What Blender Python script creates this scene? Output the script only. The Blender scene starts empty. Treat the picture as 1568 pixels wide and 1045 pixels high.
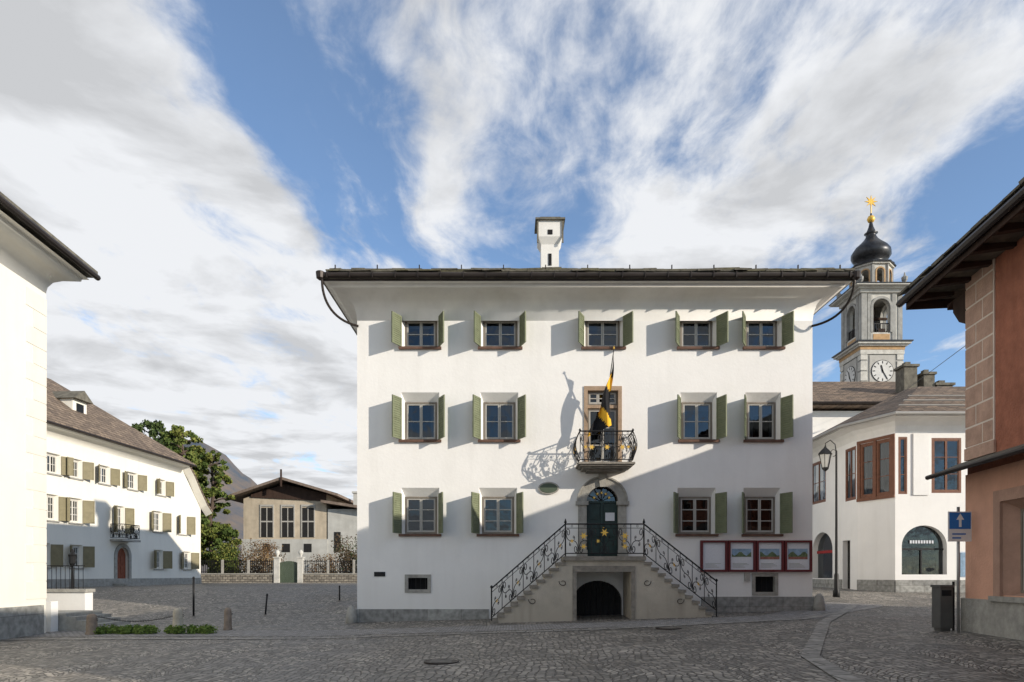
import bpy, math, random
import numpy as np
from mathutils import Vector, Matrix, noise
random.seed(7); rng=np.random.default_rng(5)
sc=bpy.context.scene
sc.view_settings.view_transform='Standard'
try: sc.view_settings.look='None'
except: pass
sc.view_settings.exposure=0
# ---------------------------------------------------------------- measurements
# survey scale of the main facade (plane Y=22.2 m): 47.07 units per metre, eye level 1.6 m
S=47.07
def FX(p): return (p-784)/S
def FZ(p): return 1.6+(880-p)/S
def smooth(a,b,t):
    t=max(0,min(1,(t-a)/(b-a))); return t*t*(3-2*t)
def g(x,y):
    a=max(0,min(1,(x+5)/15))*.42
    return a+(.9-a)*smooth(20,36,y)
# ---------------------------------------------------------------- materials
def nodes(m):
    m.use_nodes=True; nt=m.node_tree; nt.nodes.clear(); return nt
MC={}
def mat(name,col,rough=.85,var=.15,scale=1.5,bump=0,bscale=25,metal=0,spec=.3,col2=None,stretch=(1,1,1),grime=0,splash=0):
    if name in MC: return MC[name]
    m=bpy.data.materials.new(name); nt=nodes(m); N=nt.nodes; L=nt.links
    out=N.new('ShaderNodeOutputMaterial'); b=N.new('ShaderNodeBsdfPrincipled'); L.new(b.outputs[0],out.inputs[0])
    b.inputs['Roughness'].default_value=rough; b.inputs['Metallic'].default_value=metal
    b.inputs['Specular IOR Level'].default_value=spec
    tc=N.new('ShaderNodeTexCoord'); mp=N.new('ShaderNodeMapping'); mp.inputs['Scale'].default_value=stretch
    L.new(tc.outputs['Object'],mp.inputs[0])
    n=N.new('ShaderNodeTexNoise'); n.inputs['Scale'].default_value=scale; n.inputs['Detail'].default_value=8; n.inputs['Roughness'].default_value=.65
    L.new(mp.outputs[0],n.inputs['Vector'])
    r=N.new('ShaderNodeValToRGB'); r.color_ramp.elements[0].position=.3; r.color_ramp.elements[1].position=.7
    c2=col2 if col2 else tuple(min(1,c*(1+var)) for c in col)
    c1=col if col2 else tuple(c*(1-var) for c in col)
    r.color_ramp.elements[0].color=(*c1,1); r.color_ramp.elements[1].color=(*c2,1)
    L.new(n.outputs['Fac'],r.inputs[0]); last=r.outputs[0]
    if grime>0:
        mp2=N.new('ShaderNodeMapping'); mp2.inputs['Scale'].default_value=(2.2,2.2,.25); L.new(tc.outputs['Object'],mp2.inputs[0])
        n2=N.new('ShaderNodeTexNoise'); n2.inputs['Scale'].default_value=1.3; n2.inputs['Detail'].default_value=6; L.new(mp2.outputs[0],n2.inputs['Vector'])
        mr=N.new('ShaderNodeMapRange'); mr.inputs['From Min'].default_value=.5; mr.inputs['From Max'].default_value=.8; mr.inputs['To Max'].default_value=grime
        L.new(n2.outputs['Fac'],mr.inputs['Value']); fac=mr.outputs[0]
        if splash>0:   # splash-back dirt close to the ground
            sp=N.new('ShaderNodeSeparateXYZ'); L.new(tc.outputs['Object'],sp.inputs[0])
            ms=N.new('ShaderNodeMapRange'); ms.inputs['From Min'].default_value=.3; ms.inputs['From Max'].default_value=1.7; ms.inputs['To Min'].default_value=splash; ms.inputs['To Max'].default_value=0
            L.new(sp.outputs[2],ms.inputs['Value']); ml=N.new('ShaderNodeMath'); ml.operation='MULTIPLY'; L.new(ms.outputs[0],ml.inputs[0]); L.new(n.outputs['Fac'],ml.inputs[1])
            ad=N.new('ShaderNodeMath'); ad.operation='ADD'; L.new(fac,ad.inputs[0]); L.new(ml.outputs[0],ad.inputs[1]); fac=ad.outputs[0]
        mx=N.new('ShaderNodeMixRGB'); mx.inputs[2].default_value=(col[0]*.55,col[1]*.53,col[2]*.5,1)
        L.new(fac,mx.inputs[0]); L.new(last,mx.inputs[1]); last=mx.outputs[0]
    L.new(last,b.inputs['Base Color'])
    if bump>0:
        nb=N.new('ShaderNodeTexNoise'); nb.inputs['Scale'].default_value=bscale; nb.inputs['Detail'].default_value=5; L.new(tc.outputs['Object'],nb.inputs['Vector'])
        bp=N.new('ShaderNodeBump'); bp.inputs['Strength'].default_value=bump; bp.inputs['Distance'].default_value=.03
        L.new(nb.outputs['Fac'],bp.inputs['Height']); L.new(bp.outputs[0],b.inputs['Normal'])
    MC[name]=m; return m
def brickmat(name,c1,c2,mortar,w=.5,h=.25,ms=.012,axes='xz',rough=.85,bump=.5,rot=0):
    if name in MC: return MC[name]
    m=bpy.data.materials.new(name); nt=nodes(m); N=nt.nodes; L=nt.links
    out=N.new('ShaderNodeOutputMaterial'); b=N.new('ShaderNodeBsdfPrincipled'); L.new(b.outputs[0],out.inputs[0])
    b.inputs['Roughness'].default_value=rough; b.inputs['Specular IOR Level'].default_value=.25
    tc=N.new('ShaderNodeTexCoord'); sp=N.new('ShaderNodeSeparateXYZ'); L.new(tc.outputs['Object'],sp.inputs[0])
    cb=N.new('ShaderNodeCombineXYZ'); idx={'x':0,'y':1,'z':2}
    L.new(sp.outputs[idx[axes[0]]],cb.inputs[0]); L.new(sp.outputs[idx[axes[1]]],cb.inputs[1])
    br=N.new('ShaderNodeTexBrick'); br.inputs['Scale'].default_value=1; br.inputs['Brick Width'].default_value=w; br.inputs['Row Height'].default_value=h
    br.inputs['Mortar Size'].default_value=ms; br.inputs['Color1'].default_value=(*c1,1); br.inputs['Color2'].default_value=(*c2,1); br.inputs['Mortar'].default_value=(*mortar,1)
    L.new(cb.outputs[0],br.inputs['Vector'])
    n=N.new('ShaderNodeTexNoise'); n.inputs['Scale'].default_value=6; n.inputs['Detail'].default_value=8; L.new(tc.outputs['Object'],n.inputs['Vector'])
    mr=N.new('ShaderNodeMapRange'); mr.inputs['From Min'].default_value=.3; mr.inputs['From Max'].default_value=.7; mr.inputs['To Min'].default_value=.65; mr.inputs['To Max'].default_value=1.25
    L.new(n.outputs['Fac'],mr.inputs['Value'])
    mx=N.new('ShaderNodeVectorMath'); mx.operation='SCALE'; L.new(br.outputs['Color'],mx.inputs[0]); L.new(mr.outputs[0],mx.inputs['Scale'])
    L.new(mx.outputs[0],b.inputs['Base Color'])
    ad=N.new('ShaderNodeMath'); ad.operation='MULTIPLY_ADD'; ad.inputs[1].default_value=.4
    inv=N.new('ShaderNodeMath'); inv.operation='SUBTRACT'; inv.inputs[0].default_value=1; L.new(br.outputs['Fac'],inv.inputs[1])
    L.new(n.outputs['Fac'],ad.inputs[0]); L.new(inv.outputs[0],ad.inputs[2])
    bp=N.new('ShaderNodeBump'); bp.inputs['Strength'].default_value=bump; bp.inputs['Distance'].default_value=.03
    L.new(ad.outputs[0],bp.inputs['Height']); L.new(bp.outputs[0],b.inputs['Normal'])
    MC[name]=m; return m
def glassmat(name,tint=(.9,.95,1),dark=.35):
    m=bpy.data.materials.new(name); nt=nodes(m); N=nt.nodes; L=nt.links
    out=N.new('ShaderNodeOutputMaterial'); mix=N.new('ShaderNodeMixShader'); L.new(mix.outputs[0],out.inputs[0])
    fr=N.new('ShaderNodeFresnel'); fr.inputs[0].default_value=1.75
    tr=N.new('ShaderNodeBsdfTransparent'); tr.inputs[0].default_value=(tint[0]*dark,tint[1]*dark,tint[2]*dark,1)
    gl=N.new('ShaderNodeBsdfGlossy'); gl.inputs['Roughness'].default_value=.02; gl.inputs['Color'].default_value=(*tint,1)
    tc=N.new('ShaderNodeTexCoord'); n=N.new('ShaderNodeTexNoise'); n.inputs['Scale'].default_value=1.5; L.new(tc.outputs['Object'],n.inputs['Vector'])
    bp=N.new('ShaderNodeBump'); bp.inputs['Strength'].default_value=.25; bp.inputs['Distance'].default_value=.03; L.new(n.outputs['Fac'],bp.inputs['Height']); L.new(bp.outputs[0],gl.inputs['Normal'])
    L.new(fr.outputs[0],mix.inputs[0]); L.new(tr.outputs[0],mix.inputs[1]); L.new(gl.outputs[0],mix.inputs[2]); return m
def cobble():
    m=bpy.data.materials.new('cobblestone'); nt=nodes(m); N=nt.nodes; L=nt.links
    out=N.new('ShaderNodeOutputMaterial'); b=N.new('ShaderNodeBsdfPrincipled'); L.new(b.outputs[0],out.inputs[0])
    b.inputs['Specular IOR Level'].default_value=.45
    tc=N.new('ShaderNodeTexCoord'); sp0=N.new('ShaderNodeSeparateXYZ'); L.new(tc.outputs['Object'],sp0.inputs[0])
    def M(op,a,b_=None):
        n=N.new('ShaderNodeMath'); n.operation=op
        for i,x in enumerate((a,b_)):
            if x is None: continue
            if isinstance(x,(int,float)): n.inputs[i].default_value=x
            else: L.new(x,n.inputs[i])
        return n.outputs[0]
    # segmental arc laying pattern, 1.7 m bays, slightly wandering
    wn=N.new('ShaderNodeTexNoise'); wn.inputs['Scale'].default_value=.5; L.new(tc.outputs['Object'],wn.inputs['Vector'])
    xx=M('ADD',sp0.outputs[0],M('MULTIPLY',wn.outputs['Fac'],.8))
    fx=M('SUBTRACT',M('FRACT',M('DIVIDE',xx,1.7)),.5)
    yy=M('ADD',sp0.outputs[1],M('MULTIPLY',M('MULTIPLY',fx,fx),3.0))
    cb=N.new('ShaderNodeCombineXYZ'); L.new(xx,cb.inputs[0]); L.new(yy,cb.inputs[1])
    v=N.new('ShaderNodeTexVoronoi'); v.inputs['Scale'].default_value=8.5; v.inputs['Randomness'].default_value=.45; L.new(cb.outputs[0],v.inputs['Vector'])
    e=N.new('ShaderNodeTexVoronoi'); e.feature='DISTANCE_TO_EDGE'; e.inputs['Scale'].default_value=8.5; e.inputs['Randomness'].default_value=.45; L.new(cb.outputs[0],e.inputs['Vector'])
    sp=N.new('ShaderNodeSeparateColor'); L.new(v.outputs['Color'],sp.inputs[0])
    r=N.new('ShaderNodeValToRGB'); cr=r.color_ramp; cr.elements[0].color=(.13,.12,.105,1); cr.elements[1].color=(.42,.38,.325,1)
    k=cr.elements.new(.5); k.color=(.235,.217,.193,1)
    L.new(sp.outputs[0],r.inputs[0])
    n=N.new('ShaderNodeTexNoise'); n.inputs['Scale'].default_value=.45; n.inputs['Detail'].default_value=8; n.inputs['Roughness'].default_value=.65; L.new(tc.outputs['Object'],n.inputs['Vector'])
    mr=N.new('ShaderNodeMapRange'); mr.inputs['From Min'].default_value=.33; mr.inputs['From Max'].default_value=.67; mr.inputs['To Min'].default_value=.55; mr.inputs['To Max'].default_value=1.3; L.new(n.outputs['Fac'],mr.inputs['Value'])
    sv=N.new('ShaderNodeVectorMath'); sv.operation='SCALE'; L.new(r.outputs[0],sv.inputs[0]); L.new(mr.outputs[0],sv.inputs['Scale'])
    er=N.new('ShaderNodeMapRange'); er.inputs['From Min'].default_value=.0; er.inputs['From Max'].default_value=.14; L.new(e.outputs['Distance'],er.inputs['Value'])
    mx=N.new('ShaderNodeMixRGB'); mx.inputs[1].default_value=(.055,.05,.04,1); L.new(er.outputs[0],mx.inputs[0]); L.new(sv.outputs[0],mx.inputs[2])
    L.new(mx.outputs[0],b.inputs['Base Color'])
    rr=N.new('ShaderNodeMapRange'); rr.inputs['From Min'].default_value=.35; rr.inputs['From Max'].default_value=.65; rr.inputs['To Min'].default_value=.42; rr.inputs['To Max'].default_value=.75; L.new(n.outputs['Fac'],rr.inputs['Value']); L.new(rr.outputs[0],b.inputs['Roughness'])
    hs=M('ADD',er.outputs[0],M('MULTIPLY',sp.outputs[1],.5))
    bp=N.new('ShaderNodeBump'); bp.inputs['Strength'].default_value=1.0; bp.inputs['Distance'].default_value=.022
    L.new(hs,bp.inputs['Height']); L.new(bp.outputs[0],b.inputs['Normal'])
    return m
M_plaster=mat('lime_plaster',(.80,.79,.765),var=.035,scale=.9,bump=.14,bscale=12,grime=.12,splash=.35)
M_cream=mat('cream_plaster',(.78,.755,.68),var=.03,scale=.8,bump=.1,bscale=14,grime=.1,splash=.3)
M_cove=mat('cove_plaster',(.74,.73,.70),var=.05,scale=2,grime=.15)
M_stone=mat('granite',(.33,.32,.29),var=.25,scale=5,bump=.4,grime=.4)
M_stairpl=mat('stair_plaster',(.48,.44,.37),var=.16,scale=2,bump=.3,grime=.6,splash=.6)
M_step=mat('step_stone',(.24,.22,.19),var=.3,scale=6,bump=.4)
M_sand=mat('sandstone',(.36,.26,.18),var=.2,scale=4,bump=.3)
M_frame=mat('larch_frame',(.20,.175,.145),var=.25,scale=6,stretch=(1,1,.2))
M_sash=mat('sash_paint',(.42,.405,.37),var=.1,scale=5,rough=.5)
M_sash2=mat('sash_white',(.62,.60,.55),var=.06,scale=5,rough=.5)
M_sill=mat('sill_wood',(.13,.075,.055),var=.3,scale=6)
M_shut=mat('shutter_green',(.165,.185,.115),var=.16,scale=4,rough=.6)
M_shut2=mat('shutter_dark_green',(.075,.10,.07),var=.14,scale=4,rough=.6)
M_shut3=mat('shutter_olive',(.21,.185,.11),var=.14,scale=4,rough=.6)
M_glass=glassmat('window_glass',tint=(.85,.93,1),dark=.32)
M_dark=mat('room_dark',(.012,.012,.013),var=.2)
M_curt=mat('curtain',(.55,.54,.52),var=.1,scale=3,stretch=(8,8,.3))
M_iron=mat('wrought_iron',(.018,.018,.019),var=.3,rough=.5,metal=.3)
M_gold=mat('gilt',(.80,.50,.10),var=.1,rough=.4,metal=.45)
M_gut=mat('gutter_metal',(.035,.028,.025),var=.3,rough=.45,metal=.3)
M_slab=mat('roof_slab',(.14,.13,.105),var=.45,scale=3,bump=.6,bscale=9)
M_moss=mat('roof_slab_moss',(.14,.13,.085),var=.4,scale=5,bump=.5)
M_door=mat('door_teal',(.022,.045,.042),var=.25,scale=5,rough=.45)
M_doord=mat('cellar_door',(.02,.02,.02),var=.3,scale=5)
M_red=mat('display_red',(.12,.025,.028),var=.1,rough=.5)
M_paper=mat('paper',(.66,.68,.72),var=.06,scale=20)
M_roofstone=brickmat('slab_roof',(.27,.205,.15),(.15,.115,.09),(.06,.045,.035),w=.45,h=.22,ms=.02,axes='yz',bump=.8)
M_roofstoneX=brickmat('slab_roof_x',(.31,.225,.16),(.15,.115,.09),(.06,.05,.04),w=.5,h=.13,ms=.02,axes='xz',bump=.8)
M_plinth=brickmat('plinth_stone',(.33,.33,.31),(.24,.24,.23),(.2,.19,.18),w=1.1,h=.55,ms=.01,bump=.3)
M_darkwood=mat('dark_wood',(.05,.03,.022),var=.3,scale=5,stretch=(1,1,.3))
M_oriel=mat('oriel_wood',(.16,.065,.035),var=.25,scale=5,rough=.5)
M_redwall=mat('red_plaster',(.36,.14,.085),var=.22,scale=3,bump=.7,bscale=18,grime=.5)
M_salmon=mat('salmon_plaster',(.66,.37,.26),var=.09,scale=2,bump=.35,bscale=18,grime=.25,splash=.4)
M_quoin=mat('quoin_stone',(.50,.33,.25),var=.2,scale=3,bump=.5,grime=.4)
M_joint=mat('joint_paint',(.74,.65,.56),var=.05)
# ---------------------------------------------------------------- mesh helper
class MB:
    def __init__(s): s.v=[]; s.f=[]; s.mi=[]; s.M=Matrix.Identity(4)
    def add(s,vs,fs,mi=0):
        o=len(s.v); s.v+= [tuple(s.M@Vector(p)) for p in vs]
        for f in fs: s.f.append(tuple(i+o for i in f)); s.mi.append(mi)
    def box(s,x0,x1,y0,y1,z0,z1,mi=0,T=None):
        vs=[(x,y,z) for z in (z0,z1) for y in (y0,y1) for x in (x0,x1)]
        if T is not None: vs=[tuple(T@Vector(p)) for p in vs]
        s.add(vs,[(0,2,3,1),(4,5,7,6),(0,1,5,4),(2,6,7,3),(0,4,6,2),(1,3,7,5)],mi)
    def poly(s,pts,mi=0): s.add(pts,[tuple(range(len(pts)))],mi)
    def prism(s,xz,y0,y1,mi=0):
        n=len(xz); s.add([(x,y0,z) for x,z in xz]+[(x,y1,z) for x,z in xz],
            [tuple(range(n)),tuple(range(2*n-1,n-1,-1))]+[(i,i+n,(i+1)%n+n,(i+1)%n) for i in range(n)],mi)
    def plan(s,xy,z0,z1,mi=0):
        n=len(xy); s.add([(x,y,z0) for x,y in xy]+[(x,y,z1) for x,y in xy],
            [tuple(range(n-1,-1,-1)),tuple(range(n,2*n))]+[(i,(i+1)%n,(i+1)%n+n,i+n) for i in range(n)],mi)
    def lathe(s,c,prof,n=16,mi=0,a0=0,sq=1):
        vs=[];fs=[]
        for r,z in prof:
            for i in range(n):
                a=a0+2*math.pi*i/n; vs.append((c[0]+r*math.cos(a),c[1]+r*math.sin(a)*sq,c[2]+z))
        for k in range(len(prof)-1):
            for i in range(n):
                fs.append((k*n+i,k*n+(i+1)%n,(k+1)*n+(i+1)%n,(k+1)*n+i))
        fs.append(tuple(range(n-1,-1,-1))); fs.append(tuple((len(prof)-1)*n+i for i in range(n)))
        s.add(vs,fs,mi)
    def tube(s,pts,r,n=6,mi=0):
        pts=[Vector(p) for p in pts]; vs=[];fs=[]; m=len(pts)
        rr=r if isinstance(r,(list,tuple)) else [r]*m
        t0=(pts[1]-pts[0]).normalized(); a=Vector((0,0,1)) if abs(t0.z)<.9 else Vector((1,0,0)); nn=t0.cross(a).normalized()
        for i,p in enumerate(pts):
            t=(pts[min(i+1,m-1)]-pts[max(i-1,0)]).normalized()
            nn=(nn-t*nn.dot(t)); nn=nn.normalized() if nn.length>1e-6 else t.orthogonal().normalized()
            bb=t.cross(nn)
            for k in range(n):
                an=2*math.pi*k/n; vs.append(tuple(p+(nn*math.cos(an)+bb*math.sin(an))*rr[i]))
        for i in range(m-1):
            for k in range(n): fs.append((i*n+k,i*n+(k+1)%n,(i+1)*n+(k+1)%n,(i+1)*n+k))
        fs.append(tuple(range(n-1,-1,-1))); fs.append(tuple((m-1)*n+k for k in range(n)))
        s.add(vs,fs,mi)
def mkobj(name,v,f,mats,parent=None,mi=None,smooth=False):
    me=bpy.data.meshes.new(name); me.from_pydata(v,[],f)
    for m in (mats if isinstance(mats,(list,tuple)) else [mats]): me.materials.append(m)
    if mi is not None and any(mi): me.polygons.foreach_set('material_index',mi)
    if smooth: me.polygons.foreach_set('use_smooth',[True]*len(me.polygons))
    me.update(); o=bpy.data.objects.new(name,me); sc.collection.objects.link(o)
    if parent: o.parent=parent
    return o
class Bld:
    def __init__(s,name):
        s.root=bpy.data.objects.new(name,None); sc.collection.objects.link(s.root); s.parts={}; s.M=Matrix.Identity(4)
    def p(s,part,m,sm=False):
        if part not in s.parts: s.parts[part]=(MB(),m,sm)
        mb=s.parts[part][0]; mb.M=s.M; return mb
    def done(s):
        for k,(mb,m,sm) in s.parts.items():
            if mb.v: mkobj(k,mb.v,mb.f,m,s.root,mb.mi,sm)
def frame(p,q,z=0):
    d=Vector((q[0]-p[0],q[1]-p[1],0)).normalized(); l=Vector((-d.y,d.x,0))
    return Matrix(((d.x,l.x,0,p[0]),(d.y,l.y,0,p[1]),(0,0,1,z),(0,0,0,1)))
def wall(mb,x0,x1,z0,z1,holes,y=0):
    xs=sorted({x0,x1,*[h[0] for h in holes],*[h[1] for h in holes]}); zs=sorted({z0,z1,*[h[2] for h in holes],*[h[3] for h in holes]})
    xs=[x for x in xs if x0<=x<=x1]; zs=[z for z in zs if z0<=z<=z1]
    for i in range(len(xs)-1):
        for j in range(len(zs)-1):
            cx=(xs[i]+xs[i+1])/2; cz=(zs[j]+zs[j+1])/2
            if any(h[0]<cx<h[1] and h[2]<cz<h[3] for h in holes): continue
            mb.poly([(xs[i],y,zs[j]),(xs[i+1],y,zs[j]),(xs[i+1],y,zs[j+1]),(xs[i],y,zs[j+1])])
def funnel(mb,o,i,y0,y1):
    O=[(o[0],y0,o[2]),(o[1],y0,o[2]),(o[1],y0,o[3]),(o[0],y0,o[3])]; I=[(i[0],y1,i[2]),(i[1],y1,i[2]),(i[1],y1,i[3]),(i[0],y1,i[3])]
    mb.add(O+I,[(k,(k+1)%4,(k+1)%4+4,k+4) for k in range(4)])
def archpts(x0,x1,zs,zt,n=18):
    c=(x0+x1)/2; a=(x1-x0)/2
    return [(c-a*math.cos(math.pi*i/n),zs+(zt-zs)*math.sin(math.pi*i/n)) for i in range(n+1)]
def archfill(mb,x0,x1,z0,zs,zt,zr,y,dep):
    P=archpts(x0,x1,zs,zt)
    for (a,b),(c,d) in zip(P[:-1],P[1:]):
        mb.poly([(a,y,b),(c,y,d),(c,y,zr),(a,y,zr)]); mb.poly([(a,y,b),(c,y,d),(c,y+dep,d),(a,y+dep,b)])
    for x in (x0,x1): mb.poly([(x,y,z0),(x,y+dep,z0),(x,y+dep,zs),(x,y,zs)])
def archring(mb,cx,z0,zs,ri,ro,y0,y1,n=18,rz=None):
    mb.box(cx-ro,cx-ri,y0,y1,z0,zs); mb.box(cx+ri,cx+ro,y0,y1,z0,zs)
    for i in range(n):
        a=math.pi*i/n; b=math.pi*(i+1)/n
        q=[(cx-ri*math.cos(a),zs+ri*math.sin(a)),(cx-ro*math.cos(a),zs+ro*math.sin(a)),(cx-ro*math.cos(b),zs+ro*math.sin(b)),(cx-ri*math.cos(b),zs+ri*math.sin(b))]
        mb.prism(q,y0,y1)
def cove(mb,r,prof):
    x0,x1,y0,y1=r; vs=[];fs=[]
    for o,z in prof: vs+=[(x0-o,y0-o,z),(x1+o,y0-o,z),(x1+o,y1+o,z),(x0-o,y1+o,z)]
    for k in range(len(prof)-1):
        for i in range(4): fs.append((k*4+i,k*4+(i+1)%4,k*4+4+(i+1)%4,k*4+4+i))
    mb.add(vs,fs)
def hip(mb,x0,x1,y0,y1,z0,zr,inset0,inset1,th=.12):
    yc=(y0+y1)/2
    v=[(x0,y0,z0),(x1,y0,z0),(x1,y1,z0),(x0,y1,z0),(x0+inset0,yc,zr),(x1-inset1,yc,zr)]
    mb.add(v,[(0,1,5,4),(2,3,4,5),(1,2,5),(3,0,4)])
    v2=[(x,y,z-th) for x,y,z in v[:4]]
    mb.add(v[:4]+v2,[(0,1,5,4),(1,2,6,5),(2,3,7,6),(3,0,4,7),(4,5,6,7)])
def shutter(mb,hx,sgn,z0,z1,w=.5,lat=.25,y=-.02,slats=True):
    """leaf hinged at hx, swung open; sgn -1 left leaf, +1 right leaf"""
    out=math.sqrt(max(.0001,w*w-lat*lat)); ang=math.atan2(-out,sgn*lat)+random.uniform(-.08,.08)
    T=Matrix.Translation((hx,y,0))@Matrix.Rotation(ang,4,'Z')
    f=.06; t=.02
    mb.box(0,f,-t,t,z0,z1,T=T); mb.box(w-f,w,-t,t,z0,z1,T=T)
    zm=(z0+z1)/2
    for a,b in ((z0,z0+f),(zm-f/2,zm+f/2),(z1-f,z1)): mb.box(f,w-f,-t,t,a,b,T=T)
    mb.box(f,w-f,-.006,.006,z0+f,z1-f,T=T)
    if slats:
        for a,b in ((z0+f,zm-f/2),(zm+f/2,z1-f)):
            n=max(3,int((b-a)/.065))
            for i in range(n):
                zc=a+(i+.5)*(b-a)/n
                for s in (-1,1):
                    mb.add([tuple(T@Vector(p)) for p in ((f,s*.016,zc-.022),(w-f,s*.016,zc-.022),(w-f,s*.0065,zc+.022),(f,s*.0065,zc+.022),(f,s*.0065,zc-.024),(w-f,s*.0065,zc-.024))],[(0,1,2,3),(0,1,5,4)])
def casement(b,x0,x1,z0,z1,y,rows=2,cols=2,curt=True,fm=None,sm=None,fw=.055,sub=1):
    F=b.p('window_frames',fm or M_frame); Sx=b.p('window_sashes',sm or M_sash); G=b.p('window_glass',M_glass)
    F.box(x0,x1,y,y+.08,z1-fw,z1); F.box(x0,x1,y,y+.08,z0,z0+fw)
    F.box(x0,x0+fw,y,y+.08,z0+fw,z1-fw); F.box(x1-fw,x1,y,y+.08,z0+fw,z1-fw)
    a=x0+fw; c=x1-fw; w=(c-a)/cols; zz0=z0+fw; zz1=z1-fw; s=.042
    for i in range(cols):
        l=a+i*w+.004; r=a+(i+1)*w-.004; yy=y+.015
        Sx.box(l,l+s,yy,yy+.05,zz0,zz1); Sx.box(r-s,r,yy,yy+.05,zz0,zz1)
        Sx.box(l+s,r-s,yy,yy+.05,zz0,zz0+s*1.3); Sx.box(l+s,r-s,yy,yy+.05,zz1-s,zz1)
        for k in range(1,rows):
            zc=zz0+(zz1-zz0)*k/rows; Sx.box(l+s,r-s,yy+.005,yy+.04,zc-.014,zc+.014)
        for k in range(1,sub):
            xc=l+(r-l)*k/sub; Sx.box(xc-.013,xc+.013,yy+.006,yy+.039,zz0+s*1.3,zz1-s)
        dy=random.uniform(-.008,.008)
        G.poly([(l,y+.045,zz0),(r,y+.045+dy,zz0),(r,y+.045+dy*1.4,zz1),(l,y+.045,zz1)])
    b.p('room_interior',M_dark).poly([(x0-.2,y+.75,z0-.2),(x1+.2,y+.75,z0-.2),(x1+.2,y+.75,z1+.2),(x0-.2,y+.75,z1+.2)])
    if curt:
        C=b.p('curtains',M_curt); k=random.random()
        if k<.75:
            for q0,q1 in ((a,a+(c-a)*random.uniform(.08,.26)),(c-(c-a)*random.uniform(.08,.26),c)):
                n=10; pts=[(q0+(q1-q0)*i/n, y+.12+.02*(i%2)) for i in range(n+1)]
                for (px,py),(qx,qy) in zip(pts[:-1],pts[1:]): C.poly([(px,py,zz0),(qx,qy,zz0),(qx,qy,zz1),(px,py,zz1)])
        if k>.55:
            hh=random.uniform(.15,.4); C.poly([(a,y+.13,zz1-(zz1-zz0)*hh),(c,y+.13,zz1-(zz1-zz0)*hh),(c,y+.13,zz1),(a,y+.13,zz1)])
def scurve(n=44,end=8.5):
    x=[0];y=[0];N=n//2; ds=1/N
    for i in range(N):
        s=(i+.5)*ds; x.append(x[-1]+math.cos(end*s*s)*ds); y.append(y[-1]+math.sin(end*s*s)*ds)
    P=[(-a,-b) for a,b in zip(x[::-1],y[::-1])][:-1]+list(zip(x,y))
    xs=[p[0] for p in P]; ys=[p[1] for p in P]
    return [((a-min(xs))/(max(xs)-min(xs)),(b-min(ys))/(max(ys)-min(ys))) for a,b in P]
SC=scurve()
def railing(I,G,p0,p1,h,n,flip=False,out=None,belly=None,r=.012):
    p0=Vector(p0);p1=Vector(p1); Z=Vector((0,0,1)); lo=.09
    o=Vector(out) if out else Vector((0,0,0))
    def P(t,v):
        bl=belly(v) if belly else 0
        return p0.lerp(p1,t)+Z*(lo+(h-lo)*v)+o*bl
    I.tube([P(0,1),P(1,1)],.024,6); I.tube([P(0,0),P(1,0)],.016,5)
    I.tube([P(0,.86),P(1,.86)],.009,5)
    for i in range(n+1):
        I.tube([P(i/n,v/6) for v in range(7)],.012,5)
    for i in range(n):
        f=(i%2==0)^flip
        pts=[]
        for a,b in SC:
            u=(1-a) if f else a
            pts.append(P((i+.06+.88*u)/n,.03+.8*b))
        I.tube(pts,r,5)
        pts=[]
        for a,b in SC[::2]:
            u=a if f else (1-a)
            pts.append(P((i+.3+.4*u)/n,.25+.35*b))
        I.tube(pts,r*.7,4)
        c=P((i+.5)/n,.93); I.tube([c+ (p1-p0).normalized()*.03*math.cos(k)+Z*.03*math.sin(k) for k in np.linspace(0,6.28,9)],.006,4)
        if i%2==0: leaf(G,P((i+.5)/n,.42),(p1-p0).normalized(),.068)
def leaf(G,c,d,s):
    Z=Vector((0,0,1)); nrm=d.cross(Z)
    pts=[]
    for k in range(12):
        a=2*math.pi*k/12; rr=s*(1 if k%2==0 else .4); pts.append(c+d*math.cos(a)*rr+Z*math.sin(a)*rr)
    v=[tuple(p+nrm*.012) for p in pts]+[tuple(p-nrm*.012) for p in pts]
    G.add(v,[tuple(range(12)),tuple(range(23,11,-1))]+[(i,(i+1)%12,(i+1)%12+12,i+12) for i in range(12)])

# ================================================================ GROUND
def ground():
    xs=[-1500,-700,-300,-140,-80,-55]+list(np.arange(-40,40.1,.8))+[55,80,140,300,700,1500]
    ys=[-300,-100,-50,-25,-12]+list(np.arange(-6,70.1,.8))+[85,110,160,300,600,1000,1600]
    v=[(x,y,g(x,y)) for y in ys for x in xs]; n=len(xs)
    f=[(j*n+i,j*n+i+1,(j+1)*n+i+1,(j+1)*n+i) for j in range(len(ys)-1) for i in range(n-1)]
    mkobj('ground',v,f,cobble(),smooth=True)
ground()
def strip(name,path,w,m,dz=.012,step=.4):
    P=[Vector((x,y,0)) for x,y in path]; pts=[]
    for a,b in zip(P[:-1],P[1:]):
        k=max(1,int((b-a).length/step))
        for i in range(k): pts.append(a.lerp(b,i/k))
    pts.append(P[-1]); v=[];f=[]
    for i,p in enumerate(pts):
        t=(pts[min(i+1,len(pts)-1)]-pts[max(i-1,0)]).normalized(); nn=Vector((-t.y,t.x,0))
        for s in (-1,-.5,0,.5,1):
            q=p+nn*w/2*s; v.append((q.x,q.y,g(q.x,q.y)+dz))
    for i in range(len(pts)-1):
        for k in range(4): f.append((i*5+k,i*5+k+1,i*5+6+k,i*5+5+k))
    return mkobj(name,v,f,m)
M_strip=brickmat('granite_strip',(.36,.34,.31),(.26,.25,.23),(.1,.1,.09),w=.7,h=.45,ms=.015,axes='xy',bump=.4)
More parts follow.
